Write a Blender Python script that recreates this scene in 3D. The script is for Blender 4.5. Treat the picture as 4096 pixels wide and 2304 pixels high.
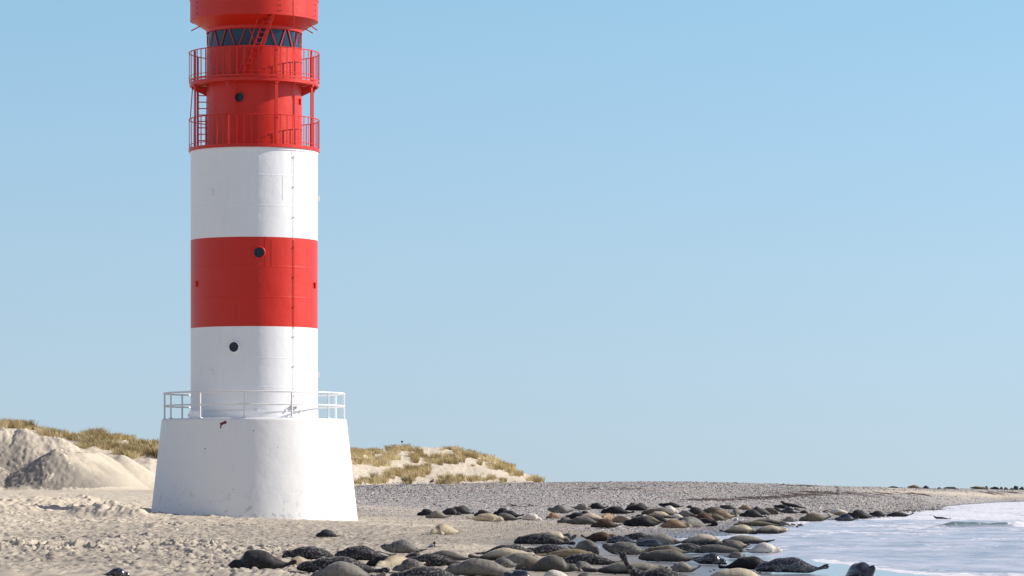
import bpy, bmesh, math, random
import numpy as np
from mathutils import Vector, Matrix

for o in list(bpy.data.objects):
    bpy.data.objects.remove(o)
S = bpy.context.scene
COL = S.collection
R = math.radians

# ------------------------------------------------------------------ camera, sky, sun, exposure
EYE = 1.6            # metres above the water
F = 14500.0          # focal length in pixels of the 4096 px wide photograph
HOR = 1955.0         # horizon row in the photograph
cam_d = bpy.data.cameras.new('camera')
cam = bpy.data.objects.new('camera', cam_d)
COL.objects.link(cam)
cam.location = (0, 0, EYE)
cam.rotation_euler = (R(90), 0, 0)
cam_d.sensor_width = 36
cam_d.lens = 36 * F / 4096
cam_d.shift_y = (HOR - 1152) / 4096
cam_d.clip_start = 0.5
cam_d.clip_end = 20000
S.camera = cam

SUN_EL, SUN_AZ = 29.0, 83.0          # azimuth from +Y towards +X
w = bpy.data.worlds.new("World")
S.world = w
w.use_nodes = True
nt = w.node_tree
sky = nt.nodes.new('ShaderNodeTexSky')
sky.sky_type = 'NISHITA'
sky.sun_disc = False
sky.sun_elevation = R(SUN_EL)
sky.sun_rotation = R(SUN_AZ)
sky.altitude = 0
sky.air_density = 1.0
sky.dust_density = 0.0
sky.ozone_density = 1.0
bg = nt.nodes['Background']
bg.inputs[1].default_value = 0.093
_tc = nt.nodes.new('ShaderNodeTexCoord')
_va = nt.nodes.new('ShaderNodeVectorMath'); _va.operation = 'ADD'; _va.inputs[1].default_value = (0, 0, .2)   # clear, blue air down to the horizon
nt.links.new(_tc.outputs['Generated'], _va.inputs[0]); nt.links.new(_va.outputs[0], sky.inputs[0])
_sx = nt.nodes.new('ShaderNodeSeparateXYZ'); nt.links.new(_tc.outputs['Generated'], _sx.inputs[0])
_cr = nt.nodes.new('ShaderNodeValToRGB'); nt.links.new(_sx.outputs[2], _cr.inputs[0])
_el = _cr.color_ramp
for _p, _c in ((0.0, (.725, .60, .495)), (.03, (.77, .675, .565)), (.065, (.785, .735, .62)), (.10, (.76, .77, .67)), (.14, (.72, .80, .70)), (.35, (.97, .635, .55))):
    _e = _el.elements.new(_p); _e.color = (*_c, 1)
_el.elements.remove(_el.elements[0]); _el.elements.remove(_el.elements[-1])
_mx = nt.nodes.new('ShaderNodeVectorMath'); _mx.operation = 'MULTIPLY'
nt.links.new(sky.outputs[0], _mx.inputs[0]); nt.links.new(_cr.outputs[0], _mx.inputs[1])
_sc = nt.nodes.new('ShaderNodeVectorMath'); _sc.operation = 'SCALE'; _sc.inputs['Scale'].default_value = 2.0
nt.links.new(_mx.outputs[0], _sc.inputs[0])
nt.links.new(_sc.outputs[0], bg.inputs[0])
sun_d = bpy.data.lights.new('sun', 'SUN')
sun = bpy.data.objects.new('sun', sun_d)
COL.objects.link(sun)
sun_d.energy = 4.0
sun_d.angle = R(0.5)
sun_d.color = (1.0, 0.93, 0.84)
sdir = Vector((math.sin(R(SUN_AZ)) * math.cos(R(SUN_EL)), math.cos(R(SUN_AZ)) * math.cos(R(SUN_EL)), math.sin(R(SUN_EL))))
sun.rotation_euler = sdir.to_track_quat('Z', 'Y').to_euler()
sun.location = (30, 60, 40)
S.view_settings.view_transform = 'Standard'
S.view_settings.look = 'None'
S.view_settings.gamma = 1
S.view_settings.exposure = 0.62
S.render.engine = 'CYCLES'
S.cycles.max_bounces = 5
S.cycles.glossy_bounces = 3
S.cycles.diffuse_bounces = 3

# ------------------------------------------------------------------ helpers
def px2w(x, y, Y):
    return ((x - 2048) / F * Y, Y, EYE + (HOR - y) / F * Y)

def tag(o, label=None, cat=None, group=None, kind=None):
    if label: o['label'] = label
    if cat: o['category'] = cat
    if group: o['group'] = group
    if kind: o['kind'] = kind
    return o

def link(name, me, parent=None, mats=()):
    o = bpy.data.objects.new(name, me)
    COL.objects.link(o)
    if parent is not None: o.parent = parent
    for m in (mats if isinstance(mats, (list, tuple)) else [mats]):
        if me is not None and m is not None: me.materials.append(m)
    return o

def empty(name, loc=(0, 0, 0)):
    o = bpy.data.objects.new(name, None)
    COL.objects.link(o)
    o.location = loc
    return o

def np_mesh(name, co, faces, smooth=True):
    """co n x 3, faces m x k (k = 3 or 4)"""
    co = np.asarray(co, dtype=np.float32); faces = np.asarray(faces, dtype=np.int32)
    me = bpy.data.meshes.new(name)
    m, k = faces.shape
    me.vertices.add(len(co)); me.vertices.foreach_set('co', co.ravel())
    me.loops.add(m * k); me.loops.foreach_set('vertex_index', faces.ravel())
    me.polygons.add(m)
    me.polygons.foreach_set('loop_start', np.arange(0, m * k, k, dtype=np.int32))
    me.polygons.foreach_set('loop_total', np.full(m, k, dtype=np.int32))
    me.polygons.foreach_set('use_smooth', np.full(m, smooth, dtype=bool))
    me.update(calc_edges=True)
    return me

def add_attr(me, name, arr):
    a = me.attributes.new(name, 'FLOAT', 'POINT')
    a.data.foreach_set('value', np.asarray(arr, dtype=np.float32).ravel())

class MB:
    """collects boxes, tubes and lathes, links them as one mesh object"""
    def __init__(s): s.v = []; s.f = []; s.mi = []
    def add(s, vs, fs, mi=0):
        b = len(s.v); s.v += [tuple(v) for v in vs]
        s.f += [tuple(i + b for i in f) for f in fs]; s.mi += [mi] * len(fs)
    def box(s, c, d, rot=None, mi=0):
        vs = [Vector((x * d[0] / 2, y * d[1] / 2, z * d[2] / 2)) for x in (-1, 1) for y in (-1, 1) for z in (-1, 1)]
        if rot is not None: vs = [rot @ v for v in vs]
        c = Vector(c)
        s.add([v + c for v in vs], [(0, 1, 3, 2), (4, 6, 7, 5), (0, 4, 5, 1), (2, 3, 7, 6), (0, 2, 6, 4), (1, 5, 7, 3)], mi)
    def bar(s, a, b, wd, ht, up=(0, 0, 1), mi=0):
        a = Vector(a); b = Vector(b); d = (b - a); L = d.length; d.normalize()
        x = d.cross(Vector(up))
        if x.length < 1e-4: x = d.cross(Vector((1, 0, 0)))
        x.normalize(); z = x.cross(d)
        rot = Matrix((x, d, z)).transposed()
        s.box((a + b) / 2, (wd, L, ht), rot, mi)
    def tube(s, pts, r, n=8, closed=False, mi=0):
        pts = [Vector(p) for p in pts]; N = len(pts); rings = []
        for i, p in enumerate(pts):
            if closed: d = pts[(i + 1) % N] - pts[i - 1]
            else: d = pts[min(i + 1, N - 1)] - pts[max(i - 1, 0)]
            d.normalize()
            u = d.cross(Vector((0, 0, 1)))
            if u.length < 1e-3: u = d.cross(Vector((0, 1, 0)))
            u.normalize(); v = u.cross(d)
            rr = r[i] if isinstance(r, (list, tuple)) else r
            rings.append([p + u * rr * math.cos(2 * math.pi * k / n) + v * rr * math.sin(2 * math.pi * k / n) for k in range(n)])
        vs = [q for ring in rings for q in ring]; fs = []
        for i in range(N if closed else N - 1):
            a = i * n; b = ((i + 1) % N) * n
            for k in range(n):
                fs.append((a + k, a + (k + 1) % n, b + (k + 1) % n, b + k))
        if not closed:
            fs.append(tuple(reversed(range(n)))); fs.append(tuple((N - 1) * n + k for k in range(n)))
        s.add(vs, fs, mi)
    def lathe(s, prof, n=128, c=(0, 0), a0=0.0, a1=360.0, mi=0, closeprof=False):
        full = abs(a1 - a0 - 360) < 1e-6
        m = n if full else n + 1
        vs = []
        for r, z in prof:
            for k in range(m):
                a = R(a0 + (a1 - a0) * k / n)
                vs.append((c[0] + r * math.sin(a), c[1] - r * math.cos(a), z))
        fs = []
        P = len(prof)
        for i in range(P if closeprof else P - 1):
            j = (i + 1) % P
            for k in range(n):
                k2 = (k + 1) % m
                fs.append((i * m + k, i * m + k2, j * m + k2, j * m + k))
        if closeprof and not full:
            fs.append(tuple(i * m for i in range(P))); fs.append(tuple(i * m + m - 1 for i in reversed(range(P))))
        s.add(vs, fs, mi)
    def build(s, name, mats, parent=None, smooth=False, bevel=0, auto=35, loc=None):
        me = bpy.data.meshes.new(name)
        me.from_pydata(s.v, [], s.f)
        for i, p in enumerate(me.polygons): p.material_index = s.mi[i]
        bm = bmesh.new(); bm.from_mesh(me)
        bmesh.ops.recalc_face_normals(bm, faces=bm.faces)
        if bevel:
            bmesh.ops.bevel(bm, geom=[e for e in bm.edges if e.calc_face_angle(0) > R(40)], offset=bevel, segments=2, affect='EDGES', profile=0.5)
        if smooth:
            for f in bm.faces: f.smooth = True
            for e in bm.edges:
                if e.calc_face_angle(0) > R(auto): e.smooth = False
        bm.to_mesh(me); bm.free()
        o = link(name, me, parent, mats)
        if loc: o.location = loc
        return o

def cp(ang, r, z, c=(0, 0)):
    """point on a cylinder, angle in degrees from the side facing the camera, positive to the right"""
    a = R(ang)
    return Vector((c[0] + r * math.sin(a), c[1] - r * math.cos(a), z))

# vectorised gradient noise
_rs = np.random.RandomState(7)
_perm = np.concatenate([_rs.permutation(256)] * 2)
_grad = np.stack([np.cos(np.linspace(0, 2 * np.pi, 256, endpoint=False)), np.sin(np.linspace(0, 2 * np.pi, 256, endpoint=False))], 1)
def pnoise(x, y, seed=0):
    x = x + seed * 17.31; y = y + seed * 9.77
    xi = np.floor(x).astype(np.int64); yi = np.floor(y).astype(np.int64)
    xf = x - xi; yf = y - yi
    u = xf * xf * xf * (xf * (xf * 6 - 15) + 10); v = yf * yf * yf * (yf * (yf * 6 - 15) + 10)
    def g(ix, iy, dx, dy):
        h = _perm[(_perm[ix & 255] + (iy & 255)) & 511]
        return _grad[h, 0] * dx + _grad[h, 1] * dy
    n00 = g(xi, yi, xf, yf); n10 = g(xi + 1, yi, xf - 1, yf)
    n01 = g(xi, yi + 1, xf, yf - 1); n11 = g(xi + 1, yi + 1, xf - 1, yf - 1)
    return ((n00 * (1 - u) + n10 * u) * (1 - v) + (n01 * (1 - u) + n11 * u) * v) * 1.4
def fbm(x, y, o=4, seed=0, gain=.5):
    t = 0; a = 1; f = 1
    for i in range(o):
        t = t + a * pnoise(x * f, y * f, seed + i); a *= gain; f *= 2.03
    return t
def sst(a, b, x):
    t = np.clip((x - a) / (b - a), 0, 1); return t * t * (3 - 2 * t)

# ------------------------------------------------------------------ materials
class NT:
    def __init__(s, name):
        s.m = bpy.data.materials.new(name); s.m.use_nodes = True
        s.t = s.m.node_tree; s.p = s.t.nodes['Principled BSDF']
    def n(s, typ, ins=None, **kw):
        nd = s.t.nodes.new(typ)
        for k, v in kw.items(): setattr(nd, k, v)
        for k, v in (ins or {}).items():
            if isinstance(v, bpy.types.NodeSocket): s.t.links.new(v, nd.inputs[k])
            else: nd.inputs[k].default_value = v
        return nd
    def coord(s, which='Object'): return s.n('ShaderNodeTexCoord').outputs[which]
    def mapping(s, src, scale=(1, 1, 1), loc=(0, 0, 0)):
        return s.n('ShaderNodeMapping', {'Vector': src, 'Scale': scale, 'Location': loc}).outputs[0]
    def noise(s, vec, scale, detail=4, rough=.5, out='Fac'):
        return s.n('ShaderNodeTexNoise', {'Vector': vec, 'Scale': scale, 'Detail': detail, 'Roughness': rough}).outputs[out]
    def ramp(s, fac, stops, interp='LINEAR'):
        nd = s.n('ShaderNodeValToRGB', {'Fac': fac}); cr = nd.color_ramp; cr.interpolation = interp
        while len(cr.elements) < len(stops): cr.elements.new(.5)
        for e, (p, c) in zip(cr.elements, stops):
            e.position = p; e.color = (c, c, c, 1) if isinstance(c, (int, float)) else (*c, 1)
        return nd.outputs[0]
    def mix(s, f, a, b, mode='MIX'):
        nd = s.n('ShaderNodeMix', data_type='RGBA', blend_type=mode)
        for i, v in ((0, f), (6, a), (7, b)):
            if isinstance(v, bpy.types.NodeSocket): s.t.links.new(v, nd.inputs[i])
            elif isinstance(v, (int, float)): nd.inputs[i].default_value = v if i == 0 else (v, v, v, 1)
            else: nd.inputs[i].default_value = (*v, 1)
        return nd.outputs[2]
    def math(s, op, a, b=0.5, c=None):
        nd = s.n('ShaderNodeMath', operation=op)
        for i, v in enumerate((a, b, c)):
            if v is None: continue
            if isinstance(v, bpy.types.NodeSocket): s.t.links.new(v, nd.inputs[i])
            else: nd.inputs[i].default_value = v
        return nd.outputs[0]
    def attr(s, name): return s.n('ShaderNodeAttribute', attribute_name=name).outputs['Fac']
    def set(s, **kw):
        mp = dict(base='Base Color', rough='Roughness', spec='Specular IOR Level', coat='Coat Weight', coatr='Coat Roughness', metal='Metallic', normal='Normal', trans='Transmission Weight', sheen='Sheen Weight', sss='Subsurface Weight', ior='IOR')
        for k, v in kw.items():
            i = s.p.inputs[mp[k]]
            if isinstance(v, bpy.types.NodeSocket): s.t.links.new(v, i)
            elif k == 'base': i.default_value = (*v, 1)
            else: i.default_value = v
        return s
    def bump(s, h, strength=.3, dist=.02, normal=None):
        d = {'Height': h, 'Strength': strength, 'Distance': dist}
        if normal is not None: d['Normal'] = normal
        return s.n('ShaderNodeBump', d).outputs[0]

def plain(name, col, rough=.5, bumpy=0, **kw):
    t = NT(name); c = t.coord()
    n = t.noise(c, 3, 5, .6)
    base = t.mix(t.math('MULTIPLY', n, .35), col, tuple(x * .72 for x in col))
    t.set(base=base, rough=rough, **kw)
    if bumpy: t.set(normal=t.bump(t.noise(c, 25, 3), bumpy, .01))
    return t.m

def sand_material():
    t = NT('sand'); c = t.coord()
    n1 = t.noise(c, .35, 5, .6); n2 = t.noise(c, 3.0, 5, .7); n3 = t.noise(c, 40, 2, .6)
    dry = t.mix(n1, (.62, .545, .425), (.53, .462, .355))
    dry = t.mix(t.ramp(n2, [(.52, 0), (.70, .45)]), dry, (.36, .31, .26))
    dry = t.mix(t.math('MULTIPLY', t.attr('damp_shade'), .8), dry, (.20, .18, .155))  # damp sand, and groove shade painted with the same tone
    vor = t.n('ShaderNodeTexVoronoi', {'Vector': t.mapping(c, (1, .5, 1)), 'Scale': 9.0, 'Randomness': 1.0})
    cell = t.n('ShaderNodeSeparateColor', {'Color': vor.outputs['Color']}).outputs[0]
    pcol = t.ramp(cell, [(0, (.12, .115, .12)), (.3, (.24, .23, .23)), (.6, (.37, .35, .335)), (.85, (.49, .455, .41)), (1, (.7, .67, .62))])
    col = t.mix(t.attr('peb'), dry, pcol)
    col = t.mix(t.math('MULTIPLY', t.attr('wet'), .85), col, t.mix(n2, (.13, .125, .13), (.09, .085, .09)))
    rough = t.math('MULTIPLY_ADD', t.attr('wet'), -.62, .9)
    b = t.math('ADD', t.math('MULTIPLY', n2, .6), t.math('MULTIPLY', n3, .12))
    b = t.math('ADD', b, t.math('MULTIPLY', t.math('MULTIPLY', vor.outputs['Distance'], t.attr('peb')), -1.2))
    st = t.math('MULTIPLY_ADD', t.attr('wet'), -.45, .55)
    bn = t.n('ShaderNodeBump', {'Height': b, 'Strength': st, 'Distance': .06}).outputs[0]
    t.set(base=col, rough=rough, normal=bn, spec=.3)
    return t.m

def stone_material():
    t = NT('stone')
    col = t.ramp(t.attr('tone'), [(0, (.045, .043, .046)), (.3, (.15, .145, .15)), (.6, (.33, .31, .30)), (.82, (.50, .455, .40)), (.93, (.64, .60, .55)), (.98, (.75, .74, .72)), (1, (.30, .13, .07))])
    t.set(base=col, rough=.7)
    return t.m

def paint_material(name, col, kind):
    t = NT(name); c = t.coord()
    n = t.noise(c, 1.2, 4, .55); n2 = t.noise(t.mapping(c, (3, 3, .35)), 1.5, 5, .65)
    base = t.mix(t.ramp(n2, [(.5, 0), (.8, .22)]), col, tuple(x * .8 for x in col))
    if kind == 'base':
        z = t.n('ShaderNodeSeparateXYZ', {'Vector': c}).outputs[2]
        low = t.ramp(z, [(0, 1.0), (.9, .9), (1, .0)])          # object z in metres, marks only on the lowest metre
        low = t.n('ShaderNodeMapRange', {'Value': z, 'From Min': .5, 'From Max': 1.9, 'To Min': 1.0, 'To Max': 0.0}).outputs[0]
        spots = t.ramp(t.noise(c, 3.2, 5, .55), [(.56, 0), (.66, 1)])
        f = t.math('MULTIPLY', t.math('MULTIPLY', spots, low), .6)
        base = t.mix(f, base, (.36, .37, .38))
        hi = t.n('ShaderNodeMapRange', {'Value': z, 'From Min': 3.3, 'From Max': 4.38, 'To Min': 0.0, 'To Max': 1.0}).outputs[0]
        streak = t.ramp(t.noise(t.mapping(c, (1, 1, .12)), 2.2, 4, .6), [(.60, 0), (.72, 1)])
        base = t.mix(t.math('MULTIPLY', t.math('MULTIPLY', streak, hi), .35), base, (.62, .48, .26))
        nick = t.ramp(t.noise(t.mapping(c, (1, 1, 1.6)), 5.5, 3, .6), [(.745, 0), (.76, 1)])
        base = t.mix(nick, base, (.12, .11, .12))
    b = t.bump(n, .5, .05)
    b = t.bump(t.noise(c, 9, 4, .6), .12 if kind != 'base' else .14, .02, b)
    t.set(base=base, rough=.42 if kind == 'red' else .5, normal=b, coat=.06, coatr=.25, spec=.35 if kind == 'red' else .4)
    return t.m

M = {}
M['sand'] = sand_material()
M['stone'] = stone_material()
M['white'] = paint_material('white_paint', (.80, .80, .80), 'white')
M['base_white'] = paint_material('white_render', (.80, .79, .77), 'base')
M['red'] = paint_material('red_paint', (.58, .017, .005), 'red')
M['rail_white'] = plain('white_rail_paint', (.78, .77, .75), .45)
M['cable'] = plain('cable', (.62, .62, .60), .5)
M['dark'] = plain('dark_metal', (.03, .03, .035), .5)
M['stain'] = plain('stain', (.16, .012, .02), .7)
t = NT('glass_dark'); t.set(base=t.mix(t.noise(t.coord(), .9, 3), (.008, .012, .03), (.03, .05, .09)), rough=.06, spec=.35); M['glass'] = t.m
t = NT('porthole_glass'); t.set(base=(.006, .007, .02), rough=.25, spec=.4); M['pglass'] = t.m
M['rock'] = plain('dark_rock', (.055, .055, .062), .75, .8)
M['wood'] = plain('bleached_wood', (.62, .60, .56), .8, .5)
M['weed'] = plain('dry_seaweed', (.055, .035, .028), .8, .6)

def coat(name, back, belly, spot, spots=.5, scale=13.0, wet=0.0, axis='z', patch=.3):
    """seal fur: back colour over belly colour with blotches, side shade painted in on some; coordinates are the seal's own metres / bbox"""
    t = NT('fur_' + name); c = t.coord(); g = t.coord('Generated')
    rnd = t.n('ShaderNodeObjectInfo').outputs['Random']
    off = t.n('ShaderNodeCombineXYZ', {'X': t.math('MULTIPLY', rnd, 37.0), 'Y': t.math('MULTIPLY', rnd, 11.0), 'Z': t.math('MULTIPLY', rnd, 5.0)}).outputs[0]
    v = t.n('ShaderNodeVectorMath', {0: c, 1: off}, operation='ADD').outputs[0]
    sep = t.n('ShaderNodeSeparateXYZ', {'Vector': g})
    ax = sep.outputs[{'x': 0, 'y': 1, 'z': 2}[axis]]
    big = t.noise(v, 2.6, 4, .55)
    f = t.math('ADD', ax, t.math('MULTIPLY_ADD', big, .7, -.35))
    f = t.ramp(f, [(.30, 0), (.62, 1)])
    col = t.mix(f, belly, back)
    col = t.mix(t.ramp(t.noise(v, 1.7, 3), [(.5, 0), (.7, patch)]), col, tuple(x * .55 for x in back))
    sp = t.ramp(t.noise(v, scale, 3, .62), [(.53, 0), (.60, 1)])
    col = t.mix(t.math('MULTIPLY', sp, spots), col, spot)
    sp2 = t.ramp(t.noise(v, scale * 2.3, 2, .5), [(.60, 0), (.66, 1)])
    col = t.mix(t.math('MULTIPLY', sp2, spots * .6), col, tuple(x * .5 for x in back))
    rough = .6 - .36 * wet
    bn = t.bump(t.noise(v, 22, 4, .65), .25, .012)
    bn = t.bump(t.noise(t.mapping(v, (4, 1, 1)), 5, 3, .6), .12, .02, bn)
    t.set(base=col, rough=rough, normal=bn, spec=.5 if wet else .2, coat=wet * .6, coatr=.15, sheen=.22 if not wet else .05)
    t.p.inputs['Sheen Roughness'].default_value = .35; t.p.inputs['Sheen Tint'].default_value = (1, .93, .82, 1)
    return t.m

CO = {  # darker coats: shade on the lower sides painted in as a darker belly
 'black':  coat('black', (.016, .016, .019), (.014, .014, .017), (.04, .04, .045), .4),
 'dark':   coat('dark_grey', (.030, .029, .031), (.026, .025, .027), (.085, .08, .078), .45),
 'grey':   coat('grey', (.125, .115, .10), (.085, .08, .072), (.04, .038, .04), .5, 14),
 'light':  coat('light_grey', (.23, .21, .18), (.20, .185, .16), (.07, .066, .062), .5, 16),
 'mottle': coat('mottled_dark', (.026, .026, .030), (.022, .022, .026), (.24, .225, .205), .8, 26),
 'silver': coat('mottled_silver', (.15, .145, .13), (.22, .205, .18), (.028, .028, .032), .85, 26),
 'wetm':   coat('wet_mottled', (.012, .014, .02), (.018, .02, .026), (.22, .22, .22), .8, 28, wet=1),
 'wet':    coat('wet_dark', (.010, .015, .027), (.012, .016, .026), (.03, .035, .045), .4, wet=1),
 'tan':    coat('tan', (.25, .19, .12), (.24, .19, .125), (.10, .07, .045), .45, 14),
 'cream':  coat('cream', (.42, .35, .235), (.48, .42, .31), (.22, .17, .11), .5, 11),
 'white':  coat('pale_belly', (.60, .56, .48), (.62, .57, .49), (.28, .25, .21), .4, 14),
 'brown':  coat('brown', (.075, .045, .028), (.06, .038, .026), (.035, .025, .02), .4),
 'orange': coat('rusty_tan', (.29, .19, .105), (.27, .19, .12), (.12, .065, .035), .55, 11),
 'olive':  coat('olive_grey', (.15, .13, .09), (.10, .088, .062), (.035, .033, .03), .5, 14),
 'topc':   coat('sunlit_cream_top', (.50, .43, .31), (.045, .042, .042), (.22, .18, .13), .4, 16, patch=0.15),  # sunlit top and shadowed sides painted into the fur colour
 'topg':   coat('sunlit_pale_top', (.26, .235, .19), (.035, .034, .036), (.08, .075, .07), .5, 16, patch=.15),  # same painted sun on the back and shade below, greyer
}
M['eye'] = NT('eye').set(base=(.004, .004, .004), rough=.08).m
# ------------------------------------------------------------------ terrain height
SH = np.array([(40, 5.2), (61.9, 5.0), (66.5, 4.7), (86, 4.3), (98.7, 3.3), (110.5, 3.6), (124, 7.0), (149.7, 10.4), (165.7, 12.6), (175.8, 13.8), (198, 20.7), (249.5, 27.4), (290, 33), (357, 42), (455, 64), (600, 95), (2000, 395)])
def shore_x(Y): return np.interp(Y, SH[:, 0], SH[:, 1])
RU = np.array([-1.3, -.155, -.1, -.072, -.043, .0036, .045, .0726, .093, .114, .135, .155, .5])
RYs = np.array([120, 128, 138, 150, 160, 160, 163, 172, 196, 268, 425, 480, 900])
RYc = np.array([200, 200, 205, 255, 285, 292, 300, 340, 380, 440, 520, 560, 1100])
RZc = np.array([1.5, 1.50, 1.53, 1.72, 1.92, 2.08, 2.17, 2.06, 1.80, 1.63, 1.52, 1.45, 1.3])
# dune crest line: photograph column, row of the bare sand, distance
DT = np.array([(-900, 1690, 250), (-300, 1695, 250), (0, 1700, 250), (60, 1704, 250), (130, 1712, 250), (200, 1728, 250), (300, 1742, 250), (380, 1738, 250),
               (450, 1752, 250), (520, 1760, 250), (600, 1760, 250), (660, 1765, 252), (800, 1800, 262), (1000, 1835, 275), (1250, 1810, 290), (1410, 1803, 296), (1480, 1806, 300),
               (1560, 1792, 304), (1620, 1789, 306), (1690, 1786, 308), (1760, 1793, 309), (1850, 1805, 311), (1950, 1828, 313), (2000, 1848, 314),
               (2050, 1873, 315), (2100, 1897, 316), (2150, 1918, 316), (2190, 1932, 317), (2260, 1960, 318)])
def heaps(X, Y):
    """bulldozed sand heaps: ridge polylines (column, row, distance) with slopes at the angle of repose"""
    def seg(P, slope, rd=.06):
        best = np.full(X.shape, -99.0)
        for (a, b) in zip(P[:-1], P[1:]):
            a = np.array(px2w(*a)); b = np.array(px2w(*b)); d = b[:2] - a[:2]; L2 = d @ d
            t = np.clip(((X - a[0]) * d[0] + (Y - a[1]) * d[1]) / L2, 0, 1)
            q = np.hypot(X - a[0] - t * d[0], Y - a[1] - t * d[1])
            h = a[2] + t * (b[2] - a[2]) - slope * (np.sqrt(q * q + rd) - rd ** .5)
            best = np.maximum(best, h)
        return best
    h1 = seg([(-500, 1710, 216), (-60, 1722, 215), (20, 1714, 214), (60, 1722, 214), (90, 1716, 214), (130, 1742, 214), (185, 1745, 214), (235, 1755, 214), (300, 1790, 214), (345, 1803, 214), (380, 1828, 214)], .62)
    h2 = seg([(215, 1800, 205), (300, 1806, 207), (370, 1812, 209), (392, 1808, 210), (440, 1832, 211), (487, 1820, 211), (520, 1840, 212), (560, 1872, 213), (620, 1912, 214), (690, 1962, 215)], .66)
    h3 = seg([(-700, 1800, 204), (-150, 1840, 204), (-40, 1850, 205), (30, 1890, 206)], .6)
    return np.maximum(np.maximum(h1, h2), h3)
def lumps(X, Y, u):
    """trampled sand: strong at the left and near, none on the pebbles"""
    xp = 2048 + u * F
    m = sst(2300, 900, xp) * sst(215, 125, Y) * (.35 + .65 * sst(1500, 500, xp))
    calm = sst(.05, .35, fbm(X * .16, Y * .07, 2, 31))
    m = m * (.55 + .45 * calm) * (.78 - .26 * np.exp(-((Y - 100) / 12) ** 2)) * (1 + .45 * sst(90, 78, Y))
    tr = sst(76, 72, Y) * sst(900, 500, xp)                 # flattened by wheels
    m = m * (1 - .8 * tr)
    wx = X + .3 * pnoise(X * 1.1, Y * .8, 44)
    def terr(v, k, w_):                              # broken crust: flat treads with short risers
        t_ = v * k; fl_ = np.floor(t_); return (fl_ + sst(.5 - w_, .5 + w_, t_ - fl_)) / k
    t1 = terr(fbm(wx * .75, Y * .62, 3, 3), 4.0, .22)
    t2 = terr(fbm(wx * 1.9, Y * 1.35, 3, 5), 2.6, .2)
    n4 = fbm(wx * 4.6, Y * 2.8, 3, 6)
    g1 = np.exp(-(pnoise(wx * 1.5, Y * .75, 14) / .075) ** 2); g2 = np.exp(-(pnoise(wx * 3.6, Y * 1.7, 15) / .11) ** 2)
    rub = sst(.12, .3, pnoise(wx * 5.0, Y * 3.0, 16)) * sst(-.1, .3, pnoise(X * .7, Y * .35, 17))
    z = m * (.06 * t1 + .05 * t2 + .05 * sst(0, .25, n4) + .032 * rub - .03 * g1 - .026 * g2 + .012 * pnoise(X * 11, Y * 6, 12))
    m2 = sst(2400, 1000, xp) * sst(150, 100, Y) * (1 - .7 * m)
    z = z + m2 * (.03 * terr(n4, 2.2, .2) + .018 * sst(.05, .25, pnoise(X * 3.4, Y * 1.8, 47)))
    # kicked up ridges: steep on the near side, long on the far side, broken into short lengths
    def saw(f, A, fx, seed, wob):
        ph = Y * f + wob * pnoise(X * .6, Y * .2, seed) + .35 * pnoise(X * 2.0, Y * .5, seed + 1)
        i_ = np.floor(ph); fr = ph - i_
        a_ = sst(.02, .30, pnoise(X * fx + i_ * 3.7, i_ * 5.13 + .4, seed + 2))
        return A * a_ * (1 - fr) ** 1.5 * sst(0, .06, fr)
    z = z + m * (saw(.42, .11, 1.2, 301, 1.2) + saw(.8, .08, 2.2, 311, 1.5) + saw(1.5, .05, 4.0, 321, 1.5))
    mid = sst(2500, 1500, xp) * sst(185, 120, Y) * sst(900, 1500, xp) + .6 * sst(215, 150, Y) * sst(1500, 500, xp) * (1 - sst(150, 120, Y))
    z = z + mid * (saw(.5, .04, 2.0, 331, 1.4) + saw(.9, .034, 3.4, 341, 1.6) + saw(1.7, .022, 5.2, 351, 1.5))
    # wheel ruts with tread marks
    for (cx, cy, k, ph) in ((-8.2, 66.0, -.22, 0), (-7.9, 68.6, -.22, 1.5), (-9.0, 71.5, .12, 2.1), (-4.5, 64.5, .3, 4.0)):
        d = (Y - cy) - k * (X - cx) + .5 * np.sin((X - cx) * .35 + ph)
        g = np.exp(-(d / .42) ** 2) * sst(.6, .3, np.abs(X - cx) / 9)
        z = z - g * .05 + g * .028 * np.sign(np.sin(X * 22 + d * 9)) + .05 * np.exp(-((np.abs(d) - .6) / .16) ** 2) * sst(.6, .3, np.abs(X - cx) / 9)
    return z
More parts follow.
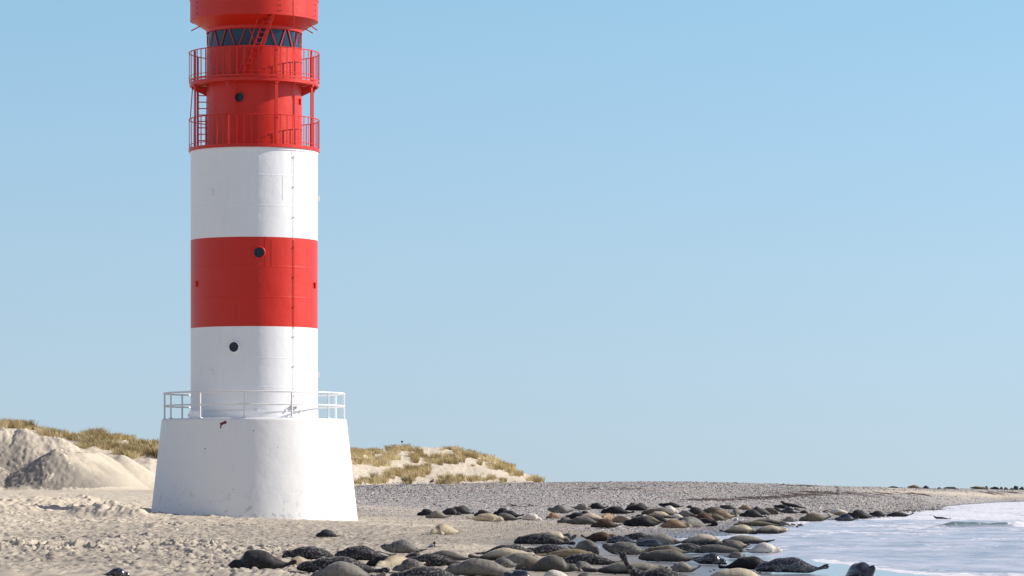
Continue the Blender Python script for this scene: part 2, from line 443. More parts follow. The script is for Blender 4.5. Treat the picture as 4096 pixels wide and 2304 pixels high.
def height(X, Y, detail=True):
    u = X / np.maximum(Y, 20)
    d = shore_x(Y) - X
    if True:
        d = d + 1.3 * fbm(X * .12, Y * .035, 3, 21) * sst(40, 90, Y)
    zb = np.where(d < 16, .020 * d, .32 + .036 * (d - 16))
    zb = np.where(d < 0, .03 * d, zb)
    zb = np.clip(zb, -1.5, 1.05)
    Ys = np.interp(u, RU, RYs); Yc = np.interp(u, RU, RYc); Zc = np.interp(u, RU, RZc)
    t = np.clip((Y - Ys) / (Yc - Ys), 0, 1)
    rise = t ** 1.35 * (1 - .25 * t) / .75
    z = zb + (Zc - zb) * np.where(u > .09, sst(0, 1, t) * .6 + rise * .4, rise)
    # dunes
    xp = 2048 + u * F
    Yd = np.interp(xp, DT[:, 0], DT[:, 2]); yd = np.interp(xp, DT[:, 0], DT[:, 1])
    Zd = EYE + (HOR - yd) / F * Yd
    Yf = Yd - 26
    td = (Y - Yf) / (Yd - Yf)
    prof = np.where(td < 1, np.clip(td, 0, 1) ** .8 * .55 + sst(0, 1, td) * .45, 1 - .55 * sst(0, 1, (Y - Yd) / 45))
    dune = np.where(td > 0, prof, 0) * (Zd - Zc) * sst(2270, 2180, xp)
    dune = dune * (1 + .10 * fbm(X * .22, Y * .16, 3, 51) * np.where(td < 1, np.sin(np.clip(td, 0, 1) * np.pi), .5))
    dune = np.maximum(dune, 0)
    z = z + dune
    # hidden far side falls below the sea
    back = np.where(dune > 0.05, 420, Yc + 35)
    z = z - sst(0, 130, Y - back) * (z + 2.0)
    hp = heaps(X, Y)
    hm = hp > z
    # low spoil bank before the tower's shadow
    b = 0
    for (px_, py_, yy, a, rx, ry) in ((395, 2028, 136, .34, .9, 1.6), (455, 2040, 135, .22, .7, 1.4), (520, 2052, 134, .18, .7, 1.2), (560, 2060, 133.5, .12, .6, 1.2), (130, 2010, 152, .22, 1.4, 2.5), (320, 2000, 158, .2, .8, 2), (-30, 2052, 139, .30, 2.6, 1.6), (330, 2060, 136, .1, 3.0, 1.2)):
        x0, y0, _ = px2w(px_, py_, yy)
        b = b + a * np.exp(-((X - x0) / rx) ** 2 - ((Y - y0) / ry) ** 2)
    b = b * (1 + .45 * fbm(X * 1.7, Y * 1.1, 3, 77))
    z = z + b
    # level step on which the shadow falls
    st = sst(146.5, 144.0, Y) * sst(-13.5, -15.5, X) * sst(115, 138, Y)
    z = z - .10 * st
    if detail:
        z = z + lumps(X, Y, u) + (.09 * fbm(X * .28, Y * .12, 3, 161) - .02) * sst(1000, 300, xp) * sst(138, 160, Y) * sst(240, 215, Y)
        peb = pebmask(X, Y, u)
        n = pnoise(X * 3.3, Y * 2.0, 61); n2 = pnoise(X * 7, Y * 4.5, 62)
        z = z + peb * (.026 * n + .028 * n2 + .03 * pnoise(X * .8, Y * .35, 63)) * sst(0, .2, zb + .1)
        z = z + (1 - peb) * (.012 * pnoise(X * .9, Y * .5, 66) + .010 * n) * sst(0, .3, zb)
        z = z + np.where(dune > .1, .05 * pnoise(X * .9, Y * .7, 64) + .03 * n, 0)
        hr = .07 * fbm(X * .7, Y * .7, 3, 71) + .035 * fbm(X * 2.6, Y * 2.6, 3, 75) + .055 * sst(620, 250, xp) * (fbm(X * 5.0, Y * 5.0, 2, 78) - np.abs(pnoise(X * 1.5 + Y * .7, Y * 1.1, 79)))
        xl = sst(430, 250, xp)
        hp = hp + hr * (.35 + .9 * xl)
    hk = np.clip(.5 + .5 * (hp - z) / .45, 0, 1)                       # sand has slumped at the foot of the heaps
    return z * (1 - hk) + hp * hk + .45 * hk * (1 - hk)
def pebmask(X, Y, u=None):
    if u is None: u = X / np.maximum(Y, 20)
    xp = 2048 + u * F
    n = fbm(X * .11, Y * .05, 3, 81)
    Ys = np.interp(xp, [600, 1400, 1900, 2200, 2600, 3000, 4200], [205, 170, 162, 152, 128, 95, 60])
    m = sst(-14, 14, Y - Ys + n * 26) * .92
    m = m * sst(1100, 1450, xp)
    # sandy streaks on the bank at the far right
    s = sst(.25, .6, pnoise(X * .035 + 3, Y * .02, 85)) * sst(3000, 3300, xp) * sst(200, 240, Y)
    yc = np.interp(xp, RU * F + 2048, RYc)
    strip = np.exp(-(((yc - Y) - 52) / 15) ** 2) * sst(3250, 3700, xp)
    return np.clip(m * (1 - .9 * np.maximum(strip, s * .7)), 0, 1)

_ys = np.concatenate([np.arange(56, 130, .25), np.arange(130, 340, .4), np.arange(340, 640, 1.0)])
def ground_at(x, y):
    """the point of the beach that the line through photograph pixel (x, y) meets"""
    X = (x - 2048) / F * _ys
    z = height(X, _ys, False)
    z = np.maximum(z, 0.0)
    py = HOR + (EYE - z) * F / _ys
    k = np.argmax(py <= y)
    if py[k] > y: k = len(_ys) - 1
    if k > 0:
        a = (py[k - 1] - y) / max(py[k - 1] - py[k], 1e-6); a = min(max(a, 0), 1)
        Y = _ys[k - 1] + a * (_ys[k] - _ys[k - 1])
    else: Y = _ys[0]
    X = (x - 2048) / F * Y
    return X, Y, float(max(height(np.array([X]), np.array([Y]), False)[0], -0.03))

# ------------------------------------------------------------------ beach, dunes, heaps (one grid, three sheets)
ug = np.concatenate([-np.array([1.3, .9, .6, .42, .32, .26, .22, .195, .18]), np.arange(-.168, .168, .00036), np.array([.18, .195, .22, .26, .32, .42, .6, .9, 1.3])])
yg = np.concatenate([np.array([-40, -10, 8, 20, 30, 38, 44, 49, 53, 56]), np.arange(57.5, 60, .5), np.arange(60, 95, .085), np.arange(95, 130, .13), np.arange(130, 160, .2), np.arange(160, 199, .32), np.arange(199, 222, .13), np.arange(222, 330, .32),
                     np.arange(330, 560, 1.2), np.array([565, 575, 590, 610, 640, 700, 800, 1000, 1500])])
UU, YY = np.meshgrid(ug, yg)
XX = UU * np.maximum(YY, 60)
ZZ = height(XX, YY)
nr, nc = XX.shape
co = np.stack([XX, YY, ZZ], -1).reshape(-1, 3)
ii = (np.arange(nr - 1)[:, None] * nc + np.arange(nc - 1)[None, :])
quads = np.stack([ii, ii + 1, ii + nc + 1, ii + nc], -1).reshape(-1, 4)
qx = XX[:-1, :-1].ravel(); qy = YY[:-1, :-1].ravel(); qz = ZZ[:-1, :-1].ravel()
isheap = (heaps(qx, qy) + .05 > qz) & (qy > 195) & (qy < 232)
qxp = 2048 + qx / np.maximum(qy, 60) * F
isdune = (~isheap) & (qy > np.interp(qxp, DT[:, 0], DT[:, 2]) - 25.5) & (qxp < 2200) & (qy < 420)
PEB = pebmask(XX, YY).ravel()
dd = (ZZ).ravel()
near_sh = shore_x(YY).ravel() - XX.ravel()
WET = np.clip(sst(.10, .015, dd) * sst(26, 8, near_sh), 0, 1)
DAMP_SHADE = np.clip(sst(.5, .1, fbm(XX * .1, YY * .05, 3, 91)).ravel() * .5 * sst(.9, .2, dd) + sst(.26, .12, dd) * .25, 0, 1)
_tr = sst(2000, 900, 2048 + UU * F) * sst(150, 120, YY)
_groove_shade = np.maximum(np.exp(-(pnoise(XX * 1.5 + .45 * pnoise(XX * 1.1, YY * .8, 44), YY * .75, 14) / .10) ** 2), .8 * sst(.15, .4, pnoise(XX * 2.6, YY * 1.2, 18))) * _tr
DAMP_SHADE = np.clip(DAMP_SHADE + .5 * _groove_shade.ravel(), 0, 1)             # shadow strokes painted dark along the grooves and in scattered spots
hx = heaps(XX, YY).ravel()
xpv = (2048 + UU * F).ravel()
DAMP_SHADE = np.where((hx + .05 > dd) & (YY.ravel() > 195), np.clip(sst(5.2, 3.0, dd + .9 * fbm(XX * .5, YY * .5, 3, 95).ravel() + sst(150, 500, xpv) * 1.6) * sst(600, 330, xpv) * 1.15, 0, 1), DAMP_SHADE)
for nm, msk in (('beach', ~(isheap | isdune)), ('dunes', isdune), ('sand_heap', isheap)):
    q = quads[msk]
    used = np.zeros(len(co), bool); used[q.ravel()] = True
    idx = np.cumsum(used) - 1
    me = np_mesh(nm, co[used], idx[q])
    add_attr(me, 'peb', PEB[used] * (0 if nm != 'beach' else 1)); add_attr(me, 'wet', WET[used]); add_attr(me, 'damp_shade', DAMP_SHADE[used])
    tag(link(nm, me, mats=M['sand']), kind='structure')

# ------------------------------------------------------------------ sea
def foam_px(X, Y):
    Ys = np.maximum(Y, 20); xp = 2048 + X / Ys * F; yp = HOR + EYE * F / Ys
    f = np.zeros_like(X)
    far = sst(2100, 2070, yp) * sst(3200, 3520, xp)
    f = np.maximum(f, far * (.86 + .40 * fbm(X * .25, Y * .05, 3, 101)))
    # smooth strip between the far foam and the shingle, and white edge against the seals
    sd = X - shore_x(Y)
    edge = np.exp(-((sd - .3) / .9) ** 2) * sst(96, 120, Y) * .85
    f = np.maximum(f, edge)
    wv = np.exp(-((Y - 151.2 - .25 * (X - 19)) / 2.0) ** 2)
    f = f * (1 - wv * sst(17.5, 18.3, X))
    f = np.maximum(f, wv * (sst(15.0, 16.2, X) * sst(18.6, 17.4, X) * .95 + sst(20.4, 21.2, X) * 1.0 + .8 * sst(.15, .4, pnoise(X * 1.1, Y * .4, 113)) * sst(18, 19, X)))
    f = np.maximum(f, .8 * np.exp(-((Y - 148.6 - .25 * (X - 19)) / 1.0) ** 2) * sst(13, 17, X) * sst(-.1, .3, pnoise(X * .8, Y * .5, 114)))
    f = np.maximum(f, .75 * np.exp(-((Y - 156 - .3 * (X - 19)) / 4.5) ** 2) * sst(11, 15, X))
    # swash front
    ln = np.interp(xp, [3150, 3290, 3400, 3500, 3600, 3750, 3900, 4300], [2225, 2245, 2256, 2274, 2287, 2298, 2306, 2340])
    dl = yp - ln
    sw = np.exp(-(dl / 7) ** 2) * .95 * sst(3180, 3300, xp) + np.exp(-((dl + 14) / 12) ** 2) * .45 * sst(3180, 3300, xp)
    f = np.maximum(f, sw)
    f = np.maximum(f, .8 * np.exp(-((yp - 2300) / 8) ** 2) * sst(3990, 4060, xp))
    streak = sst(-.4, .4, fbm(X * .32, Y * .10, 4, 111)) * .60 * (1 - .25 * sst(2130, 2190, yp))
    body = sst(2200, 2240, yp)
    f = np.maximum(f, streak * (1 - .55 * body) * sst(0, 3, sd) * sst(4, -8, dl))
    calm = sst(-2, 8, dl) * sst(64, 66, Y) if False else sst(-2, 8, dl)
    calm = np.maximum(calm * sst(3000, 3060, xp), sst(3120, 2960, xp) * sst(120, 108, Y))
    return np.clip(f * sst(580, 500, Y), 0, 1), calm
us = np.concatenate([-np.array([2, 1.2, .7, .4, .25, .17, .12, .08]), np.arange(-.06, .172, .00045), np.array([.18, .195, .22, .26, .32, .42, .6, .9, 1.3, 2])])
ys = np.concatenate([np.array([-40, -10, 20, 40, 52, 58]), np.arange(60, 110, .12), np.arange(110, 175, .2), np.arange(175, 300, .6), np.arange(300, 520, 2), np.array([540, 600, 700, 900, 1300, 2000, 3500, 6000, 12000])])
U2, Y2 = np.meshgrid(us, ys); X2 = U2 * np.maximum(Y2, 60)
FO, CALM = foam_px(X2, Y2)
fade = sst(700, 300, Y2) * sst(55, 62, Y2)
sd = X2 - shore_x(Y2)
Z2 = (.026 * fbm(X2 * .45, Y2 * .8, 3, 121) + .020 * fbm(X2 * 1.4, Y2 * 2.2, 2, 125)) * fade * (1 - .93 * CALM) * sst(-1, 4, sd)
bump_ = (Y2 - 151.2 - .25 * (X2 - 19))
lip = np.where(bump_ < 0, np.exp(-(bump_ / .45) ** 2), np.exp(-(bump_ / 1.6) ** 2))
crest = (.20 * sst(17.0, 18.6, X2) * (1 - .45 * np.exp(-((X2 - 19.9) / .35) ** 2)) + .08 * sst(20.3, 21.0, X2) * np.abs(pnoise(X2 * 2.5, Y2 * 1.5, 132)) + .09 * pnoise(X2 * .8, Y2 * .1, 131)) * sst(15.5, 17.5, X2) * sst(60, 40, X2)
Z2 = Z2 + lip * crest * (Y2 > 140) * (Y2 < 175)
FOAMY = FO * fade
Z2 = Z2 + .03 * FOAMY * np.abs(pnoise(X2 * 1.3, Y2 * .8, 133)) * (Y2 > 140)
n2r, n2c = X2.shape
i2 = (np.arange(n2r - 1)[:, None] * n2c + np.arange(n2c - 1)[None, :])
q2 = np.stack([i2, i2 + 1, i2 + n2c + 1, i2 + n2c], -1).reshape(-1, 4)
me = np_mesh('sea', np.stack([X2, Y2, Z2], -1).reshape(-1, 3), q2)
add_attr(me, 'foam', FO); add_attr(me, 'calm', CALM); add_attr(me, 'swell', lip * sst(.05, .16, crest) * (Y2 > 140) * (Y2 < 175))
t = NT('sea_water'); c = t.coord()
nf = t.noise(t.mapping(c, (1.0, .22, 1)), 1.9, 6, .70)
ff = t.math('ADD', t.attr('foam'), t.math('MULTIPLY_ADD', nf, 2.2, -1.17))
ff = t.ramp(ff, [(.42, 0), (.68, 1)])
n5 = t.noise(t.mapping(c, (.35, .12, 1)), 1.6, 4, .6)
wcol = t.mix(t.ramp(n5, [(.35, 0), (.62, 1)]), (.33, .38, .45), (.62, .62, .68))
wcol = t.mix(t.attr('calm'), wcol, (.33, .38, .44))
wcol = t.mix(t.math('MULTIPLY', t.attr('swell'), 1.3), wcol, (.13, .19, .20))
b1 = t.noise(t.mapping(c, (1.0, 2.2, 1)), 1.6, 5, .6)
bs = t.math('MULTIPLY_ADD', t.attr('calm'), -.5, .55)
bn = t.n('ShaderNodeBump', {'Height': b1, 'Strength': bs, 'Distance': .05}).outputs[0]
t.set(base=t.mix(ff, wcol, t.mix(t.ramp(t.noise(t.mapping(c, (1, .3, 1)), 3.1, 4, .7), [(.35, 0), (.65, 1)]), (.60, .62, .68), (.84, .84, .86))), rough=t.math('MULTIPLY_ADD', ff, .6, t.math('MULTIPLY_ADD', t.attr('calm'), -.14, .26)), spec=.5, ior=1.33, normal=bn)
M['sea'] = t.m
tag(link('sea', me, mats=M['sea']), kind='structure')

# ------------------------------------------------------------------ shingle: loose stones nobody could count
rng = np.random.RandomState(11)
def ok_pts(n, y0, y1, u0, u1, extra=None):
    u = rng.uniform(u0, u1, n); y = np.sqrt(rng.uniform(y0 * y0, y1 * y1, n)); x = u * y
    p = pebmask(x, y) if extra is None else extra(x, y)
    keep = rng.rand(n) < p
    return x[keep], y[keep]
px1, py1 = ok_pts(150000, 100, 330, -.06, .16)
px2, py2 = ok_pts(7000, 62, 150, -.12, .07, lambda x, y: .16 + .5 * sst(-4, 1, x))
px4, py4 = ok_pts(9000, 95, 175, -.045, .02, lambda x, y: .75)
px3, py3 = ok_pts(26000, 330, 520, -.01, .16)
SX = np.concatenate([px1, px2, px3, px4]); SY = np.concatenate([py1, py2, py3, py4])
SZ = height(SX, SY)
_xp = 2048 + SX / SY * F
keep = (SZ > -.05) & ~((_xp < 2210) & (SY > np.interp(_xp, DT[:, 0], DT[:, 2]) - 24))
n4_ = int(keep[-len(px4):].sum())
SX, SY, SZ = SX[keep], SY[keep], SZ[keep]
n = len(SX)
sz = .014 + .038 * rng.rand(n) ** 2.4 + .045 * (rng.rand(n) < .02)
sz[-n4_:] = .012 + .02 * rng.rand(n4_)
sz = sz * np.where(SY > 330, 1.9, .62 + .8 * sst(95, 280, SY))
g_ = (1 + 5 ** .5) / 2
ICO = np.array([(-1, g_, 0), (1, g_, 0), (-1, -g_, 0), (1, -g_, 0), (0, -1, g_), (0, 1, g_), (0, -1, -g_), (0, 1, -g_), (g_, 0, -1), (g_, 0, 1), (-g_, 0, -1), (-g_, 0, 1)]) / 1.902
ICF = np.array([(0, 11, 5), (0, 5, 1), (0, 1, 7), (0, 7, 10), (0, 10, 11), (1, 5, 9), (5, 11, 4), (11, 10, 2), (10, 7, 6), (7, 1, 8), (3, 9, 4), (3, 4, 2), (3, 2, 6), (3, 6, 8), (3, 8, 9), (4, 9, 5), (2, 4, 11), (6, 2, 10), (8, 6, 7), (9, 8, 1)])
ang = rng.uniform(0, 6.28, n); ca, sa = np.cos(ang), np.sin(ang)
OCT = np.array([(1, 0, 0), (0, 1, 0), (-1, 0, 0), (0, -1, 0), (0, 0, 1), (0, 0, -1)], dtype=float)
OCF = np.array([(0, 1, 4), (1, 2, 4), (2, 3, 4), (3, 0, 4), (1, 0, 5), (2, 1, 5), (3, 2, 5), (0, 3, 5)])
VV = []; FF = []; TT = []; off_ = 0
tone_ = np.clip(rng.rand(n) * np.where(np.arange(n) >= n - n4_, .5, 1) + .28 * fbm(SX * .09, SY * .03, 3, 141) + .1 * pnoise(SX * .5, SY * .2, 143), 0, 1)
for B_, F_, sel in ((ICO, ICF, SY < 150), (OCT, OCF, SY >= 150)):
    k = int(sel.sum()); q = len(B_)
    P = B_[None] * np.stack([rng.uniform(.8, 1.4, k), rng.uniform(.6, 1.1, k), rng.uniform(.4, .8, k)], -1)[:, None, :] * sz[sel][:, None, None] * (1 + .13 * rng.randn(k, q, 1))
    c_, s_ = ca[sel][:, None], sa[sel][:, None]
    V = np.stack([P[..., 0] * c_ - P[..., 1] * s_ + SX[sel][:, None], P[..., 0] * s_ + P[..., 1] * c_ + SY[sel][:, None], P[..., 2] + SZ[sel][:, None] + sz[sel][:, None] * .15], -1).reshape(-1, 3)
    VV.append(V); FF.append((F_[None] + (np.arange(k) * q)[:, None, None]).reshape(-1, 3) + off_); off_ += len(V); TT.append(np.repeat(tone_[sel], q))
me = np_mesh('shingle', np.concatenate(VV), np.concatenate(FF), True)
add_attr(me, 'tone', np.concatenate(TT))
tag(link('shingle', me, mats=M['stone']), 'loose grey pebbles and shells strewn over the beach and the shingle bank', 'pebbles', kind='stuff')

# dark wrack lines
vs = []; fs = []
def weedline(pts, n, wx=(.25, .9), spread=2.5):
    for i in range(n):
        s = rng.rand() * (len(pts) - 1); k = int(s); a = s - k
        x = pts[k][0] * (1 - a) + pts[k + 1][0] * a + rng.randn() * 12; y = pts[k][1] * (1 - a) + pts[k + 1][1] * a + rng.randn() * spread
        X, Y, Z = ground_at(x, y)
        L = rng.uniform(*wx); h = rng.uniform(.03, .09); d = rng.uniform(.2, .8); b = len(vs); m = 7
        for j in range(m):
            tt = j / (m - 1) * 2 - 1; q = math.sqrt(max(0, 1 - tt * tt)) + .05
            xx = X + tt * L; yy = Y + rng.uniform(-.1, .1)
            zz = float(height(np.array([xx]), np.array([yy]))[0])
            vs.extend([(xx, yy - d * q, zz - .03), (xx, yy, zz + h * q * rng.uniform(.6, 1.2)), (xx, yy + d * q, zz - .03)])
        for j in range(m - 1):
            a0 = b + j * 3
            fs.extend([(a0, a0 + 3, a0 + 4, a0 + 1), (a0 + 1, a0 + 4, a0 + 5, a0 + 2)])
weedline([(2720, 2004), (2900, 1999), (3000, 1994), (3100, 1990), (3200, 1982), (3300, 1980)], 90, (.2, .9), 1.6)
weedline([(3050, 1975), (3250, 1972), (3400, 1976), (3520, 1975), (3700, 1977)], 55, (.4, 1.5), 2.5)
weedline([(3920, 1972), (4090, 1970)], 16, (.5, 1.6), 2)
weedline([(3130, 1942), (3260, 1945)], 10, (.3, .9), 1)
weedline([(2240, 1950), (2420, 1955), (2600, 1948)], 14, (.3, .7), 5)
weedline([(1930, 2025), (2130, 2025)], 6, (.15, .35), 3)
weedline([(3150, 2100), (3200, 2103)], 14, (.05, .16), 3)
weedline([(3560, 2046), (3770, 2040)], 10, (.2, .6), 2)
me = bpy.data.meshes.new('seaweed'); me.from_pydata(vs, [], fs); me.update()
tag(link('seaweed', me, mats=M['weed']), 'dark brown lines of dried seaweed washed up along the shingle bank', 'seaweed', kind='stuff')

# kelp-covered stones in the shallows (small dark patch beside the seals)
# ------------------------------------------------------------------ marram grass
def grass_mat(name, a, b_, c_):
    t = NT(name); col = t.ramp(t.attr('tone'), [(0, a), (.5, b_), (1, c_)])
    t.set(base=col, rough=.7, spec=.2); return t.m
M['grass'] = grass_mat('marram', (.17, .125, .05), (.60, .475, .235), (.84, .72, .46))
M['grass_dark'] = grass_mat('marram_dark', (.05, .045, .022), (.13, .11, .045), (.24, .20, .09))
def tuft_arrays(cx, cy, cz, rad, hgt, nb, lean, rg):
    """one tuft: nb bent blades, each two quads and a tip"""
    a = rg.uniform(0, 6.28, nb); rr = rad * np.sqrt(rg.rand(nb))
    bx = cx + rr * np.cos(a); by = cy + rr * np.sin(a) * 1.0
    gz = np.full(nb, cz - .06)
    h = hgt * rg.uniform(.55, 1.15, nb)
    out = (rr / max(rad, .01)) * .45
    dx = np.cos(a) * out * h * .9 + lean * h * .55 + rg.randn(nb) * .10 * h; dy = np.sin(a) * out * h + rg.randn(nb) * .1 * h
    wv = rg.uniform(.007, .017, nb)
    wa = rg.uniform(-.7, .7, nb); wx = np.cos(wa) * wv; wy = np.sin(wa) * wv
    V = []
    for tt, wf in ((0, 1), (.45, .9), (.8, .55)):
        X = bx + dx * tt ** 1.7; Y = by + dy * tt ** 1.7; Z = gz + h * tt * (1 - .12 * tt)
        V.append(np.stack([X - wx * wf, Y - wy * wf, Z], -1)); V.append(np.stack([X + wx * wf, Y + wy * wf, Z], -1))
    V.append(np.stack([bx + dx, by + dy, gz + h * .88], -1))
    V = np.stack(V, 1)
    f = np.array([(0, 1, 3), (0, 3, 2), (2, 3, 5), (2, 5, 4), (4, 5, 6)])
    Fc = (f[None] + (np.arange(nb) * 7)[:, None, None]).reshape(-1, 3)
    tone = np.repeat(np.clip(rg.beta(2, 2, nb), 0, 1), 7)
    return V.reshape(-1, 3), Fc, tone
def grow(name, spots, label, mat, cat='grass', kind='stuff', seed=3, group=None):
    rg = np.random.RandomState(seed); VV = []; FF = []; TT = []; b = 0
    for (X, Y, Z, rad, hg, nb, lean) in spots:
        v, f, tn = tuft_arrays(X, Y, Z, rad, hg, nb, lean, rg)
        VV.append(v); FF.append(f + b); TT.append(np.clip(tn * .6 + rg.rand() * .75 - .15, 0, 1)); b += len(v)
    me = np_mesh(name, np.concatenate(VV), np.concatenate(FF), False); add_attr(me, 'tone', np.concatenate(TT))
    return tag(link(name, me, mats=mat), label, cat, group, kind)
rg0 = random.Random(5)
RD = [(1415,1798,1490,1856),(1530,1785,1592,1838),(1500,1838,1556,1868),(1645,1795,1716,1848),(1665,1772,1782,1782),(1757,1788,1804,1799),(1812,1782,1836,1786),
      (1730,1825,1802,1862),(1796,1826,1852,1854),(1820,1798,1897,1834),(1884,1795,1930,1822),(1925,1808,1976,1846),(1974,1814,1994,1820),(1911,1842,1925,1858),
      (1948,1860,2002,1880),(1990,1830,2038,1856),(2023,1866,2092,1903),(2092,1880,2118,1898),(2114,1900,2184,1928),(1627,1872,1716,1908),(1546,1882,1646,1910),
      (1496,1908,1576,1934),(1612,1904,1662,1936),(1752,1904,1852,1936),(1870,1916,1926,1926),(1936,1910,1982,1924),(2000,1922,2022,1928),(1420,1922,1496,1932),(1704,1862,1731,1870),
      (1590,1780,1660,1790),(1420,1800,1530,1812),(1856,1806,1990,1834),(1575,1794,1650,1806),(1990,1856,2060,1880)]
sp = []
for (x0, y0, x1, y1) in RD:
    nn = max(3, int((x1 - x0) * (y1 - y0) / 150 + (x1 - x0) / 18))
    for i in range(nn):
        X, Y, Z = ground_at(rg0.uniform(x0, x1), rg0.uniform(y0 + 3, y1 + 3))
        s = rg0.uniform(.6, 1.05)
        sp.append((X, Y, Z, .26 * s, .62 * s, int(80 * s), -.35))
grow('dune_grass', sp, 'golden tufts of marram grass scattered over the dune to the right of the tower', M['grass'])
sp = []
def pile_top(x): return np.interp(x, [0, 30, 80, 130, 180, 230, 290, 330, 380, 400, 490, 520, 570, 620], [1708, 1705, 1715, 1745, 1745, 1755, 1790, 1800, 1815, 1808, 1820, 1838, 1870, 1910])
for i in range(2600):
    x = rg0.uniform(-60, 650)
    top = np.interp(x, DT[:, 0], DT[:, 1]) + 2
    y = top + (rg0.random() ** 1.1) * (190)
    if y > pile_top(x) + 6: continue
    if x > 470 and y > 1760 and not ((330 < x < 540 and y < 1835) or (560 < x < 650 and 1775 < y < 1825) or (525 < x < 560 and 1800 < y < 1822)): continue
    if 455 < x < 560 and 1764 < y < 1782: continue
    if 365 < x < 425 and 1734 < y < 1742: continue
    if rg0.random() < .35 and y > 1745 and x < 330: continue
    X, Y, Z = ground_at(x, y)
    if Y < 222: continue
    cl = float(pnoise(np.array([X * .45]), np.array([Y * .22]), 201)[0]) + .5 * float(pnoise(np.array([X * 1.3]), np.array([Y * .5]), 202)[0])
    if cl < -.22: continue
    s = rg0.uniform(.5, .8) + .45 * max(0, min(1, cl + .3)); dens = 1.0 if cl > 0 else .6
    sp.append((X, Y, Z, .30 * s, .68 * s, int(62 * s * dens), -.15 + rg0.uniform(-.3, .3)))
print('left tufts', len(sp))
grow('marram_slope', sp, 'dense olive marram grass covering the dune behind the sand heaps', M['grass'], seed=4)
# tufts that stand alone
for (x, y, hg, rad, mk, lb) in ((643, 1745, .85, .16, 'grass_dark', 'dark upright grass tuft on the dune skyline beside the tower base'),
                            (617, 1832, .8, .5, 'grass_dark', 'dark grass tuft low on the dune just left of the tower base'),
                            (12, 1712, .75, .35, 'grass', 'tall grass tuft on the skyline at the left edge of the photo'),
                            (122, 1716, .8, .4, 'grass', 'highest grass tuft on the left dune above the big sand heap'),
                            (1982, 1819, .6, .25, 'grass', 'lone grass tuft on the skyline of the right dune, above its steepest part'),
                            (1822, 1786, .5, .3, 'grass', 'squat grass tuft alone on the crest right of the long grassy top'),
                            (2028, 1852, .4, .12, 'grass_dark', 'short dark tuft on the falling skyline of the right dune'),
                            (1630, 1936, .75, .35, 'grass_dark', 'dark green tuft at the foot of the right dune'),
                            (1893, 1866, .3, .15, 'grass', 'small lone tuft in the bare sand of the right dune'),
                            (2010, 1927, .4, .25, 'grass', 'small tuft where the right dune meets the grey shingle')):
    X, Y, Z = ground_at(x, y)
    o = grow('grass_tuft', [(0, 0, 0, rad, hg, 110, -.3)], lb, M[mk], 'grass tuft', None, seed=int(x), group='lone marram tufts on the dunes')
    o.location = (X, Y, Z)
# ------------------------------------------------------------------ lighthouse
TY = 145.0
TX = (1017 - 2048) / F * TY
LH_TURN = math.atan2(-TX, TY)
def Zax(y): return EYE + (HOR - y) / F * TY                 # height of photograph row y on the tower's axis
def Zat(ang, r, y):                                         # height of row y on the near surface
    return EYE + (HOR - y) / F * (TY - r * math.cos(R(ang)))
LH = tag(empty('lighthouse', (TX, TY, 0)), 'tall red and white banded steel lighthouse with round galleries on a white conical base', 'lighthouse')
LH.rotation_euler.z = LH_TURN               # bolts, lamps and pipes are laid out from the side that faces the beach
def part(mb, name, mat, parent=LH, **k): return mb.build(name, mat, parent, **k)

r_base = 3.68; zb0 = 4.375
prof = [(4.42, -2.2), (4.20, -.2), (3.70, 4.25), (3.695, 4.32), (3.66, 4.365), (3.60, zb0), (2.0, zb0 + .002)]
m = MB(); m.lathe(prof, 160); part(m, 'base', M['base_white'], smooth=True, auto=50)
rs = 2.535
def shaft(z0, z1, r, seams):
    pr = [(r, z0)]
    for z in sorted(seams):
        if z0 + .03 < z < z1 - .03: pr += [(r, z - .06), (r, z - .022), (r + .0035, z - .008), (r + .0035, z + .008), (r, z + .022), (r, z + .06)]
    pr.append((r, z1)); return pr
seams = [Zax(1440), Zax(1556), Zax(1200), Zax(1080), Zax(840), Zax(720)]
bands = [('white_band', 'white', zb0, Zax(1316)), ('red_band', 'red', Zax(1316), Zax(964)), ('white_band', 'white', Zax(964), 14.95)]
for nm, mt, z0, z1 in bands:
    m = MB(); m.lathe(shaft(z0, z1, rs, seams), 160)
    if z1 > 14: m.lathe([(rs, z1), (rs + .035, z1 + .01), (rs + .035, z1 + .09), (1.8, z1 + .092)], 160)
    o = part(m, nm, M[mt], smooth=True, auto=60)
# vertical weld seams on the plates, each course its own
for (x, ya, yb) in ((1036, 600, 700), (1034, 830, 935), (1061, 945, 1068), (1034, 1075, 1180), (1130, 705, 800), (1085, 960, 1065)):
    a = math.degrees(math.asin((x - 1017) / 254)); z0, z1 = Zat(a, rs, yb), Zat(a, rs, ya)
    m = MB(); m.bar(cp(a, rs + .001, z0), cp(a, rs + .001, z1), .02, .012, up=cp(a, 1, 0)); part(m, 'weld_seam', M['white' if ya < 940 else 'red'])
